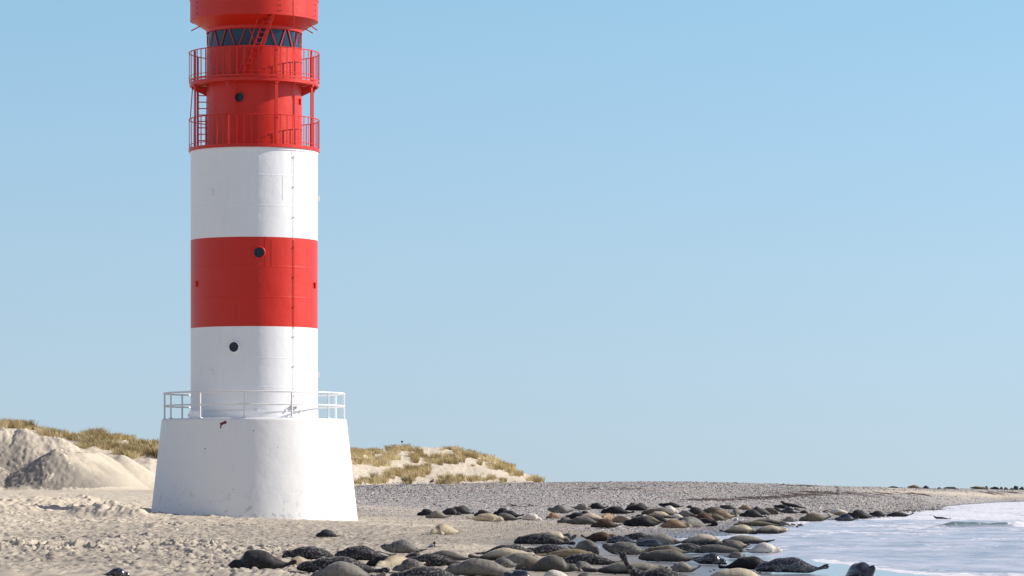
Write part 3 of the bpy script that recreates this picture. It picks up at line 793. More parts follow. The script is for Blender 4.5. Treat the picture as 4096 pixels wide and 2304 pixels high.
# upper red drum
ru = 1.905
z_low, z_gal = 15.04, 17.78
m = MB(); m.lathe([(ru, z_low), (ru, 19.12)], 144); part(m, 'red_drum', M['red'], smooth=True)
m = MB(); m.lathe([(ru, 19.12), (ru - .06, 19.13), (ru - .06, 19.84)], 144); part(m, 'lantern_glass', M['glass'], smooth=True)
zc0, zc1, zc2 = 19.84, 20.12, 20.27
m = MB(); m.lathe([(ru - .02, 19.78), (ru + .015, 19.80), (ru + .02, 19.92), (2.30, 20.14), (2.50, 20.30), (2.50, 20.4)], 144); part(m, 'soffit', M['red'], smooth=True, auto=50)
m = MB(); m.lathe([(2.5, 20.29), (2.555, 20.27), (2.555, 21.06), (2.58, 21.07), (2.58, 21.11), (2.5, 21.11), (2.5, 20.29)], 160); PAR = part(m, 'parapet', M['red'], smooth=True)
m = MB(); m.lathe([(2.5, 20.6), (1.3, 20.62)], 64); m.lathe([(1.3, 20.6), (1.3, 23.2), (1.5, 23.25), (1.2, 24.1), (.5, 24.7), (.12, 24.9), (.1, 25.6), (.001, 25.7)], 64); part(m, 'lamp_house', M['red'], smooth=True)
for a in (-62, 23, 72, 112, -110, 160, -160):
    for dz in (.16, .38, .6):
        for da in (-1.1, 1.1):
            m = MB(); m.bar(cp(a + da, 2.553, 20.27 + dz), cp(a + da, 2.575, 20.27 + dz), .03, .03); part(m, 'bolt', M['dark'], parent=PAR)
m = MB(); m.bar(cp(37.3, 2.556, 20.28), cp(37.3, 2.556, 21.08), .05, .03, up=cp(37.3, 1, 0)); part(m, 'seam_strip', M['red'], parent=PAR)
# soffit ribs
for k in range(8):
    a = -22.5 + 45 * k + 0
    m = MB(); p0 = cp(a, ru + .01, 19.9); p1 = cp(a, ru + .01, 20.28); p2 = cp(a, 2.48, 20.28)
    t_ = cp(a + 90, .02, 0)
    m.add([p + s * t_ for s in (-1, 1) for p in (p0, p1, p2)], [(0, 1, 2), (5, 4, 3), (0, 3, 4, 1), (1, 4, 5, 2), (2, 5, 3, 0)]); part(m, 'rib', M['red'])
# slanted glazing bars in V pairs
nb = 14
for k in range(nb):
    a = 360 / nb * k - 8.4
    for s in (-1, 1):
        m = MB(); m.bar(cp(a + s * 10.3, ru - .02, 19.12), cp(a + s * 2.2, ru - .02, 19.82), .035, .03, up=cp(a, 1, 0)); part(m, 'glazing_bar', M['red'])
# rods sticking out below the parapet
for (a, x1, y1, x2, y2) in ((-75, 803, 113, 767, 134), (80, 1233, 98, 1268, 125), (68, 1218, 122, 1250, 143)):
    p = Vector(((x1 - 1017) / 100, -2.0 * math.cos(R(a)), Zax(y1))); q = Vector(((x2 - 1017) / 100, -2.6 * math.cos(R(a)), Zax(y2)))
    m = MB(); m.tube([p, q], .022, 8); part(m, 'rod', M['red'])
# galleries
def ring(m, r, z, t=.02, n=96): m.tube([cp(360 * k / n, r, z) for k in range(n)], t, 6, closed=True)
m = MB(); m.lathe([(ru, 17.70), (2.56, 17.66), (2.58, 17.66), (2.58, 17.80), (2.54, 17.80), (2.54, 17.78), (ru, 17.78)], 144); GF = part(m, 'gallery_floor', M['red'], smooth=True)
m = MB(); m.lathe([(ru, 15.046), (2.60, 15.046), (2.62, 15.05), (2.62, 15.11), (2.58, 15.11)], 144); part(m, 'gallery_floor', M['red'], smooth=True)
for z0, zt in ((15.13, 16.33), (17.86, 19.00)):
    m = MB(); ring(m, 2.60, zt, .022); ring(m, 2.60, z0 + .17, .015)
    m.lathe([(2.585, z0 - .03), (2.61, z0 - .03), (2.61, z0 + .05), (2.585, z0 + .05)], 120, closeprof=True)
    part(m, 'handrail', M['red'], smooth=True)
    for k in range(56):
        a = 23.3 + 360 / 56 * k
        m = MB(); m.bar(cp(a, 2.60, z0 + .02), cp(a, 2.60, zt), .012, .055, up=cp(a + 90, 1, 0)); part(m, 'baluster', M['red'])
for k in range(8):
    a = -24.9 + 45 * k
    m = MB(); m.bar(cp(a, 2.50, 15.05), cp(a, 2.50, 19.0), .13, .05, up=cp(a, 1, 0)); m.box(cp(a, 2.50, 17.6), (.16, .16, .06), Matrix.Rotation(R(a), 3, 'Z')); part(m, 'post', M['red'], bevel=.008)
# brackets under the gallery floor
for k in range(8):
    a = -2.4 + 45 * k
    m = MB(); p0 = cp(a, ru, 17.30); p1 = cp(a, ru, 17.68); p2 = cp(a, 2.5, 17.68); p3 = cp(a, 2.5, 17.58); t_ = cp(a + 90, .025, 0)
    m.add([p + s * t_ for s in (-1, 1) for p in (p0, p1, p2, p3)], [(0, 1, 2, 3), (7, 6, 5, 4), (0, 4, 5, 1), (1, 5, 6, 2), (2, 6, 7, 3), (3, 7, 4, 0)])
    if 50 < abs(a) < 300: part(m, 'bracket', M['red'])
# inclined ladder up to the top platform
def pt(x, y, dep): return Vector(((x - 1017) / F * (TY - dep), -dep, EYE + (HOR - y) / F * (TY - dep)))
LB, LT = pt(985, 312, 2.15), pt(1085, 50, 2.15)
LB2, LT2 = pt(1010, 312, 2.30), pt(1090, 54, 2.42)
m = MB()
sA, sB = (pt(966, 312, 2.0), pt(1064, 54, 2.15)), (pt(1004, 314, 2.32), pt(1092, 56, 2.45))
for a_, b_, w_ in ((*sA, .06), (*sB, .12)): m.bar(a_, b_, w_, .06, up=(0, -1, .3))
INC = part(m, 'inclined_ladder', M['red'])
for k in range(12):
    f_ = (k + .6) / 12
    m = MB(); m.bar(sA[0].lerp(sA[1], f_), sB[0].lerp(sB[1], f_), .16, .025); part(m, 'tread', M['red'], parent=INC)
m = MB(); m.tube([pt(948, 300, 2.42), pt(997, 180, 2.45), pt(1037, 52, 2.45)], .02, 8); part(m, 'ladder_handrail', M['red'])
# vertical ladder at the left of the lower gallery
m = MB()
for x in (790, 825): m.bar(pt(x, 601, .15), pt(x + (4 if x == 825 else 0), 345, .15), .06, .04)
VL = part(m, 'ladder', M['red'])
for k in range(10):
    m = MB(); yv = 590 - k * 25.7; m.bar(pt(790, yv, .15), pt(827, yv, .15), .03, .04); part(m, 'rung', M['red'], parent=VL)
m = MB(); m.tube([pt(762, 480, -.3), pt(771, 352, -.3)], .02, 8); part(m, 'stay', M['red'])
# portholes
def porthole(x, y, r, rr, rad, mat, deep=.0):
    a = math.degrees(math.asin((x - 1017) / (r * 100))); z = Zat(a, r, y); c = cp(a, r, z)
    n_ = cp(a, 1, 0); t_ = cp(a + 90, 1, 0)
    def rg_(rad_, off): return [c + n_ * off + t_ * rad_ * math.cos(2 * math.pi * k / 40) + Vector((0, 0, rad_ * math.sin(2 * math.pi * k / 40))) for k in range(40)]
    m = MB(); R_ = [rg_(rr + .02, -.06), rg_(rr + .02, .03), rg_(rr, .055), rg_(rad, .055), rg_(rad, .0)]
    vs = [p for q in R_ for p in q]; fs = []
    for i in range(4):
        for k in range(40): fs.append((i * 40 + k, i * 40 + (k + 1) % 40, (i + 1) * 40 + (k + 1) % 40, (i + 1) * 40 + k))
    m.add(vs, fs); P_ = part(m, 'porthole', mat, smooth=True)
    m = MB(); q = rg_(rad + .004, .012); m.add(q, [tuple(range(40))]); part(m, 'pane', M['pglass'], parent=P_)
porthole(960, 390, ru, .205, .185, M['red']); porthole(1035, 1010, rs, .235, .205, M['red']); porthole(938, 1388, rs, .245, .195, M['white'])
# little vent hoods and boxes on the plates
def wallbox(x, y, r, w_, h_, d_, mat, a=None, name='vent_box'):
    a = math.degrees(math.asin((x - 1017) / (r * 100))) if a is None else a
    c = cp(a, r + d_ / 2, Zat(a, r, y)); m = MB(); m.box(c, (w_, d_, h_), Matrix.Rotation(R(a), 3, 'Z'))
    m.box(c + Vector((0, 0, h_ / 2 + .01)), (w_ * 1.25, d_ * 1.15, .025), Matrix.Rotation(R(a), 3, 'Z')); part(m, name, mat, bevel=.006)
wallbox(848, 772, rs, .2, .2, .05, M['white']); wallbox(849, 1491, rs, .2, .2, .05, M['white'])
wallbox(0, 794, rs, .2, .18, .08, M['white'], 89); wallbox(0, 1500, rs, .2, .18, .08, M['white'], 89)
wallbox(788, 1138, rs, .16, .2, .06, M['red']); wallbox(1257, 1142, rs, .16, .2, .07, M['red']); wallbox(1198, 407, ru, .14, .2, .07, M['red'])
# paired conductor with clamps down the shaft
ca = 37.3
def cz(y): return Zat(ca, rs, y)
m = MB()
m.tube([cp(36.2, rs + .03, cz(594)), cp(36.3, rs + .03, cz(608)), cp(37.0, rs + .035, cz(620)), cp(ca - .4, rs + .035, cz(632)), cp(ca - .4, rs + .02, cz(962))], .006, 6)
m.tube([cp(39.4, rs + .03, cz(596)), cp(38.4, rs + .03, cz(618)), cp(ca + .5, rs + .02, cz(632)), cp(ca + .5, rs + .02, cz(962))], .005, 6); part(m, 'conductor', M['cable'])
m = MB(); m.tube([cp(ca - .4, rs + .02, cz(958)), cp(ca - .4, rs + .02, cz(1315))], .008, 6); m.tube([cp(ca + .6, rs + .02, cz(958)), cp(ca + .6, rs + .02, cz(1315))], .008, 6); part(m, 'conductor', M['red'])
m = MB(); m.tube([cp(ca - .4, rs + .02, cz(1314)), cp(ca - .4, rs + .02, cz(1585)), cp(35.8, rs + .05, cz(1612)), cp(36, rs + .06, cz(1640)), cp(36.5, rs + .04, cz(1672))], .0065, 6)
m.tube([cp(ca + .6, rs + .02, cz(1314)), cp(ca + .6, rs + .02, cz(1585)), cp(38.6, rs + .05, cz(1600)), cp(39.2, rs + .05, cz(1622)), cp(40, rs + .04, cz(1648))], .006, 6); part(m, 'conductor', M['cable'])
for y in (628, 748, 869, 990, 1109, 1228, 1347, 1466, 1585):
    m = MB(); m.box(cp(ca + .1, rs + .03, cz(y)), (.07, .04, .022), Matrix.Rotation(R(ca), 3, 'Z')); m.box(cp(ca + .1, rs + .05, cz(y) + .02), (.022, .025, .035), Matrix.Rotation(R(ca), 3, 'Z'))
    part(m, 'clamp', M['red' if 960 < y < 1315 else 'cable'])
m = MB(); m.tube([cp(ca, 2.60, 17.86), cp(ca, 2.62, 18.95), cp(ca, 2.585, 20.3)], .007, 6); m.tube([cp(ca, 2.60, 15.1), cp(ca, 2.62, 17.7)], .007, 6); part(m, 'conductor', M['red'])
# pipe and fittings round the foot of the shaft
m = MB(); m.tube([cp(a, rs + .03, Zat(a, rs, 1643)) for a in range(-50, 84, 4)], .016, 6); m.tube([cp(82, rs + .03, 4.72), cp(82, rs + .03, 4.38)], .014, 6); part(m, 'foot_pipe', M['white'], smooth=True)
for x, y in ((1028, 1641), (1142, 1642), (1198, 1645)):
    a = math.degrees(math.asin((x - 1017) / 255)); m = MB(); m.box(cp(a, rs + .04, Zat(a, rs, y)), (.06, .06, .10), Matrix.Rotation(R(a), 3, 'Z')); part(m, 'pipe_clamp', M['white'])
m = MB(); m.box(cp(37, rs + .09, cz(1624)), (.26, .14, .05), Matrix.Rotation(R(37), 3, 'Z')); m.box(cp(34.5, rs + .07, cz(1630)), (.05, .1, .12), Matrix.Rotation(R(34), 3, 'Z')); m.box(cp(39.5, rs + .07, cz(1630)), (.05, .1, .12), Matrix.Rotation(R(39), 3, 'Z')); part(m, 'cable_bracket', M['cable'])
m = MB(); c = Vector(((783 - 1017) / 100, -2.35, 4.38 + .135)); m.box(c, (.42, .35, .27)); m.box(c + Vector((-.24, 0, -.03)), (.05, .1, .12)); part(m, 'junction_box', M['white'], bevel=.012)
# white railing round the base
m = MB()
for z, t_ in ((5.40, .034), (4.90, .032)): m.tube([cp(360 * k / 72, 3.60, z) for k in range(72)], t_, 10, closed=True)
part(m, 'base_railing', M['rail_white'], smooth=True)
for k in range(12):
    a = -36 + 30 * k
    m = MB(); m.tube([cp(a, 3.60, 4.36), cp(a, 3.60, 5.40)], .036, 10); m.box(cp(a, 3.60, 4.39), (.15, .12, .03), Matrix.Rotation(R(a), 3, 'Z')); part(m, 'railing_post', M['rail_white'], smooth=True)
# dark red blotch of paint and scars on the cone
def cone_r(z): return 4.20 + (z + .2) / 4.45 * (3.70 - 4.20)
def decal(pts, mat, name):
    m = MB(); vs = []
    for x, y in pts:
        r = 3.72; 
        for _ in range(3):
            a = math.asin((x - 1017) / (r * 100)); z = Zat(math.degrees(a), r, y); r = cone_r(z)
        vs.append(cp(math.degrees(a), r + .004, z)); 
    m.add(vs, [tuple(range(len(vs)))]); part(m, name, mat)
decal([(883, 1692), (890, 1690), (896, 1688), (899, 1684), (908, 1684), (910, 1690), (906, 1696), (899, 1696), (893, 1700), (889, 1703), (889, 1713), (886, 1715), (884, 1712), (885, 1700)], M['stain'], 'paint_blotch')
decal([(1012, 1718), (1016, 1722), (1016, 1726), (1013, 1724)], M['dark'], 'scar'); decal([(824, 1794), (829, 1792), (828, 1797), (824, 1796)], M['dark'], 'scar')
# ------------------------------------------------------------------ rocks, plank, box on the crest of the shingle
def rock(x0, x1, yt, yb, label, seed, mat='rock', sharp=1.0):
    Y = float(np.interp((x0 + x1) / 2, RU * F + 2048, RYc)) - 6
    X = ((x0 + x1) / 2 - 2048) / F * Y; z = float(height(np.array([X]), np.array([Y]), False)[0])
    s = Y / F; W = (x1 - x0) * s / 2; H = (yb - yt) * s
    rg = random.Random(seed); bm = bmesh.new(); bmesh.ops.create_icosphere(bm, subdivisions=2, radius=1)
    cuts = [Vector((rg.gauss(0, 1), rg.gauss(0, 1), rg.gauss(.3, .8))).normalized() for _ in range(9)]
    for v in bm.verts:
        for c_ in cuts:
            dd_ = v.co.dot(c_) - .62
            if dd_ > 0: v.co -= c_ * dd_
    zmx = max(v.co.z for v in bm.verts); xm = max(abs(v.co.x) for v in bm.verts)
    for v in bm.verts:
        top = (v.co.z / zmx + .35) / 1.35
        v.co = Vector((v.co.x / xm * W, v.co.y * W * .8, top * H)); v.co.x *= 1.12 - .35 * max(0, top) * sharp
    me = bpy.data.meshes.new('rock'); bm.to_mesh(me); bm.free()
    o = link('rock', me, mats=M[mat]); o.location = (X, Y, z - .02)
    tag(o, label, 'rock', 'dark boulders on the crest of the shingle bank')
rock(3690, 3719, 1944, 1958, 'pointed dark boulder alone on the crest, right of the tan seals', 1, sharp=2)
rock(3747, 3766, 1950, 1958, 'small dark stone left of the long flat boulder on the crest', 2)
rock(3776, 3828, 1948, 1958, 'long flat dark boulder on the middle of the right-hand crest', 3, sharp=.6)
rock(3934, 3958, 1942, 1957, 'dark peaked boulder rising behind the seals on the crest', 4, sharp=2)
rock(3998, 4013, 1948, 1961, 'narrow upright dark stone on the crest near the right edge', 5)
rock(4014, 4034, 1950, 1961, 'rounded dark stone between the narrow stone and the brown one', 6)
rock(4034, 4058, 1953, 1961, 'low brownish stone left of the two biggest end boulders', 7)
rock(4052, 4076, 1945, 1962, 'tallest dark boulder of the pair at the right end of the crest', 8)
rock(4073, 4098, 1949, 1962, 'dark boulder cut by the right edge of the photo', 9)
X, Y, Z = px2w(3488, 1949, 378)
zg = float(height(np.array([X]), np.array([Y]), False)[0])
m = MB(); m.bar((X - .98, Y, zg + .14), (X + .98, Y + .2, zg + .13), .22, .07); o = m.build('driftwood_plank', M['wood'], bevel=.01)
tag(o, 'pale weathered plank lying flat on the crest of the shingle bank', 'plank')
# flared box on a post on top of the right dune
X, Y, Z = ground_at(1608, 1786)
zt = EYE + (HOR - 1764) / F * Y
bx = tag(empty('flared_box', (X, Y, Z)), 'small dark flared box on a post on top of the grassy dune', 'box')
m = MB(); h0, h1 = zt - Z - .26, zt - Z
vs = [(sx * w_, sy * w_, h) for h, w_ in ((h0, .13), (h1, .21)) for sx, sy in ((-1, -1), (1, -1), (1, 1), (-1, 1))]
m.add(vs, [(3, 2, 1, 0), (4, 5, 6, 7), (0, 1, 5, 4), (1, 2, 6, 5), (2, 3, 7, 6), (3, 0, 4, 7)]); m.build('box_body', M['dark'], bx)
m = MB(); m.box((0, 0, h1 + .012), (.46, .46, .02)); m.build('box_rim', M['dark'], bx)
m = MB(); m.tube([(0, 0, -.2), (0, 0, h0)], .04, 8); m.build('box_post', M['dark'], bx)

# ------------------------------------------------------------------ animals
def remeshed(name, bm_or_mb, voxel, mats, smooth=2):
    me = bpy.data.meshes.new(name); me.from_pydata(bm_or_mb.v, [], bm_or_mb.f); me.update()
    ob = bpy.data.objects.new('tmp', me); COL.objects.link(ob)
    md = ob.modifiers.new('r', 'REMESH'); md.mode = 'VOXEL'; md.voxel_size = voxel; md.use_smooth_shade = True
    sm = ob.modifiers.new('s', 'SMOOTH'); sm.iterations = smooth; sm.factor = .5
    dg = bpy.context.evaluated_depsgraph_get(); ev = ob.evaluated_get(dg)
    nm = bpy.data.meshes.new_from_object(ev); nm.name = name
    bpy.data.objects.remove(ob); bpy.data.meshes.remove(me)
    for q in mats: nm.materials.append(q)
    return nm

# spine profile of a seal lying on its belly: (station, half height, half width) in units of half thickness
PROF = [(0.0, .20, .11, .07), (.008, .28, .07, .15), (.022, .36, .03, .22), (.042, .45, .01, .31), (.065, .55, 0, .42), (.09, .63, 0, .50), (.12, .66, 0, .55), (.155, .66, 0, .60), (.20, .74, 0, .74),
        (.26, .87, 0, .90), (.33, .96, 0, 1.02), (.41, 1.0, 0, 1.06), (.50, .99, 0, 1.05), (.59, .92, 0, .96), (.67, .80, 0, .82), (.74, .64, 0, .64), (.80, .48, .03, .46), (.85, .36, .05, .33), (.89, .27, .07, .24)]
def seal_mesh(L, H, W, hl, tl, curl, roll, voxel, fl, headturn, flip_up, rg, tt=1.0):
    """L length, H body height, W body width, hl / tl how far head and tail rise (in H), curl sideways bend"""
    mb = MB(); n = 18; rings = []; hh = H / 2; hw = W / 2
    def spine(t):
        x = -L / 2 + L * t
        y = curl * L * (2 * t - 1) ** 2
        lift = hl * H * max(0, 1 - t / .36) ** 1.6 + tl * H * max(0, (t - .66) / .34) ** 1.7
        hx = 0
        if hl > .5: hx = hl * H * .20 * max(0, 1 - t / .30) ** 2      # raised neck draws the head back
        if t < .2: y += headturn * L * ((.2 - t) / .2) ** 1.3 * .12
        return Vector((x + hx, y, lift))
    sh_ = rg.uniform(-.03, .035); nk = rg.uniform(.90, 1.06)
    for (t, tp, bt, wd) in PROF:
        tq = t + sh_ * math.sin(min(max((t - .1) / .8, 0), 1) * math.pi)
        c = spine(tq)
        if t < .22:                        # the head keeps its true size on a very fat or very thin body
            k = min(1.0, max(.55, (.155 * L) / max(H * .60, 1e-4))); tp = tp * k * nk; bt *= k; wd *= (.3 + .7 * k) * nk
        if tt != 1 and t > .6: q__ = 1 + (tt - 1) * (t - .6) / .3; tp *= q__; bt *= q__; wd *= q__
        rz = H * (tp - bt) / 2; rw = hw * wd
        d = (spine(min(tq + .02, 1)) - spine(max(tq - .02, 0))).normalized()
        side = d.cross(Vector((0, 0, 1))).normalized(); up = side.cross(d).normalized()
        base_c = Vector((c.x, c.y, c.z + H * (tp + bt) / 2))
        rg_ = []
        for k in range(n):
            al = 2 * math.pi * k / n
            s_, q_ = math.cos(al), math.sin(al)
            rg_.append(base_c + side * rw * s_ + up * rz * q_)
        rings.append(rg_)
    vs = [p for r_ in rings for p in r_]; fs = []
    for i in range(len(rings) - 1):
        for k in range(n): fs.append((i * n + k, i * n + (k + 1) % n, (i + 1) * n + (k + 1) % n, (i + 1) * n + k))
    fs.append(tuple(reversed(range(n)))); fs.append(tuple((len(rings) - 1) * n + k for k in range(n)))
    mb.add(vs, fs)
    # muzzle pads
    s0 = spine(.03)
    # hind flippers: two fans
    tipc = spine(.92); dirv = (spine(.95) - spine(.88)).normalized()
    zc_ = hh * .28; upv_ = Vector((-dirv.z, 0, dirv.x)).normalized()
    for s_ in (-1, 1):
        sp_ = rg.uniform(.10, .30)
        st = []
        for j, (q_, wd, th) in enumerate(((-.04, .035, .030), (.03, .045, .022), (.07, .062, .016), (.105, .070, .013), (.14, .026, .009))):
            c = tipc + dirv * (q_ * L) + Vector((0, s_ * (.018 + sp_ * max(q_, 0)) * L, zc_ + (.05 * tl * max(q_, 0) * L)))
            if c.z < .02 + th * L: c.z = .02 + th * L
            st.append((c, wd * L * .55, th * L))
        pv = []
        for (c, wd, th) in st:
            for k in range(10):
                al = 2 * math.pi * k / 10
                if fl == 'v':
                    q_ = c + Vector((0, 1, 0)) * th * math.cos(al) + upv_ * wd * 1.15 * tt * math.sin(al); q_.z = max(q_.z, .01); pv.append(q_)
                else: pv.append(c + Vector((0, wd * math.cos(al) , th * math.sin(al))))
        pf = [(i * 10 + k, i * 10 + (k + 1) % 10, (i + 1) * 10 + (k + 1) % 10, (i + 1) * 10 + k) for i in range(4) for k in range(10)]
        pf += [tuple(reversed(range(10))), tuple(40 + k for k in range(10))]
        mb.add(pv, pf)
    # fore flippers at the chest
    for s_ in (-1, 1):
        c0 = spine(.27); z0 = hh * (.45 if roll == 0 else .6); rw = hw * .86
        st = []
        for q_, wd, th in ((-.01, .05, .022), (.03, .06, .02), (.07, .052, .016), (.105, .03, .011)):
            c = Vector((c0.x + q_ * L * 1.0, c0.y + s_ * (rw + .03 * q_ * L), max(z0 - q_ * L * 1.1 + c0.z * .5, .02)))
            if flip_up and s_ == flip_up: c = Vector((c0.x + q_ * L * .9 + .08 * L, c0.y + s_ * rw * .55, hh * 1.55 + q_ * L * .5))
            st.append((c, wd * L * .5, th * L))
        pv = []
        for (c, wd, th) in st:
            for k in range(8):
                al = 2 * math.pi * k / 8; pv.append(c + Vector((wd * math.cos(al) * .6, th * math.cos(al) * .6 * s_, wd * math.sin(al))) if True else 0)
                pv[-1] = c + Vector((wd * .55 * math.sin(al), s_ * th * math.cos(al), wd * .8 * math.sin(al)))
        pf = [(i * 8 + k, i * 8 + (k + 1) % 8, (i + 1) * 8 + (k + 1) % 8, (i + 1) * 8 + k) for i in range(3) for k in range(8)]
        pf += [tuple(reversed(range(8))), tuple(24 + k for k in range(8))]
        mb.add(pv, pf)
    nm = remeshed('seal', mb, voxel, [], 2)
    # settle: flatten what is under the ground line, add soft folds
    N = len(nm.vertices); co = np.empty(N * 3, np.float32); nm.vertices.foreach_get('co', co); co = co.reshape(-1, 3)
    if roll:
        cy_, sy_ = math.cos(roll), math.sin(roll); zc = hh * .95
        y = co[:, 1].copy(); z = co[:, 2] - zc
        lowt = np.clip((co[:, 2]) / (H * 1.2), 0, 1)
        co[:, 1] = y * cy_ - z * sy_; co[:, 2] = y * sy_ + z * cy_ + zc
    ph = rg.uniform(0, 9)
    und = .025 * H * np.sin(co[:, 0] / L * 13 + ph) + .018 * H * np.sin(co[:, 0] / L * 23 + ph * 2 + co[:, 1] * 4)
    co[:, 2] += und * np.clip(co[:, 2] / H, 0, 1) * (np.abs(co[:, 0]) < L * .32)
    low = co[:, 2] < .06 * H
    co[:, 2] = np.where(low, .06 * H + (co[:, 2] - .06 * H) * .35, co[:, 2])
    co[:, 2] -= .015 * H + .005
    nm.vertices.foreach_set('co', co.ravel()); nm.update()
    nm.polygons.foreach_set('use_smooth', np.ones(len(nm.polygons), bool))
    hs = []
    t = .066; c = spine(t); k = min(1.0, max(.55, (.155 * L) / max(H * .60, 1e-4))); rw = hw * .42 * (.3 + .7 * k) * nk
    for s_ in (-1, 1):
        p = Vector((c.x, c.y + s_ * rw * .84, c.z + H * .60 * k * nk * .70))
        if roll:
            y, z = p.y, p.z - hh * .95; p.y = y * math.cos(roll) - z * math.sin(roll); p.z = y * math.sin(roll) + z * math.cos(roll) + hh * .95
        p.z -= .015 * H + .005
        hs.append(p)
    return nm, hs

eye_me = None
def eye_mesh():
    global eye_me
    if eye_me is None:
        bm = bmesh.new(); bmesh.ops.create_uvsphere(bm, u_segments=12, v_segments=8, radius=1)
        for f_ in bm.faces: f_.smooth = True
        eye_me = bpy.data.meshes.new('eye'); bm.to_mesh(eye_me); bm.free(); eye_me.materials.append(M['eye'])
    return eye_me

SEALN = [0]
def seal(x0, x1, yt, yb, hd, coat_, label, hl=0.0, tl=0.0, yaw=0.0, L=None, curl=0.0, roll=0.0, fl='h', turn=0.0, fup=0, grp='seals hauled out on the beach', wf=1.0, sink=0.0, water=False, Yfix=None, hs=1.0, tt=1.0):
    """one seal from its extent in the photograph; hd = side its head is on; yb = row where it meets the ground"""
    SEALN[0] += 1; rg = random.Random(SEALN[0] * 7 + 1)
    xc = (x0 + x1) / 2
    if Yfix: Y = Yfix; X = (xc - 2048) / F * Y; Z = float(max(0 if water else -9, height(np.array([X]), np.array([Y]), False)[0]))
    else: X, Y, Z = ground_at(xc, yb)
    s = Y / F
    Z = EYE + (HOR - yb) * s if (abs(EYE + (HOR - yb) * s - Z) < .12 and not Yfix) else Z
    if not tl and not water: tl = rg.choice([.05, .12, .2, .3])
    if not hl and not water: hl = rg.choice([0, 0, .05, .14])
    if rg.random() < .65: fl = 'v'
    if .2 <= hl < .9: hl *= 1.45
    app = (x1 - x0) * s; H = (yb - yt) * s * 1.05 * hs
    a = R(abs(yaw))
    if L is None:
        L = app / max(math.cos(a) + .16 * math.sin(a), .3); W = max(H * 1.12 * wf, .16 * L)
        W = min(W, .34 * L)
        H_ = min(H, .36 * L)
        H = min(H, .33 * L) if not (hl or tl) else min(H, .33 * L)
    else:
        W = (app - L * math.cos(a) * .9) / max(math.sin(a), .3); W = min(max(W, H * .9), H * 1.8)
    if SEALN[0] > 0:
        vox = max(L / 75, s * 2.4)
    nm, eyes = seal_mesh(L, H, W, hl, tl, curl, R(roll), vox, fl, turn, fup, rg, tt)
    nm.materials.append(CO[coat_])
    o = link('seal', nm)
    if not water:
        xs_ = X + np.linspace(-.42, .42, 7) * L
        zz_ = height(xs_, np.full(7, Y)) - height(xs_, np.full(7, Y), False)
        Z += float(np.clip(np.mean(zz_) + .012, -.02, .06))
    rot = (0 if hd == 'L' else math.pi) + R(yaw) * (1 if hd == 'L' else -1)
    o.location = (X, Y, Z - sink)
    dx = L * .3 * math.cos(rot)
    za = float(height(np.array([X - L * .3]), np.array([Y]), False)[0]); zb_ = float(height(np.array([X + L * .3]), np.array([Y]), False)[0])
    if water: za = zb_ = 0
    tilt = -math.atan2(max(zb_, -.03) - max(za, -.03), L * .6)
    tilt = max(-.12, min(.12, tilt))
    o.rotation_euler = (Matrix.Rotation(tilt, 3, 'Y') @ Matrix.Rotation(rot, 3, 'Z')).to_euler()
    tag(o, label, 'seal', grp)
    if (x1 - x0) > 150 and yb > 2120:
        for p in eyes:
            e = bpy.data.objects.new('eye', eye_mesh()); COL.objects.link(e); e.parent = o; e.location = p; e.scale = (L * .0105,) * 3
    return o
G1 = 'seals lying in the back rows behind the pools'
G2 = 'seals lying among the pools in the middle'
G3 = 'seals lying in the front rows'
G4 = 'seals on the shingle and surf at the right'
G5 = 'tiny seals on the crest of the shingle'
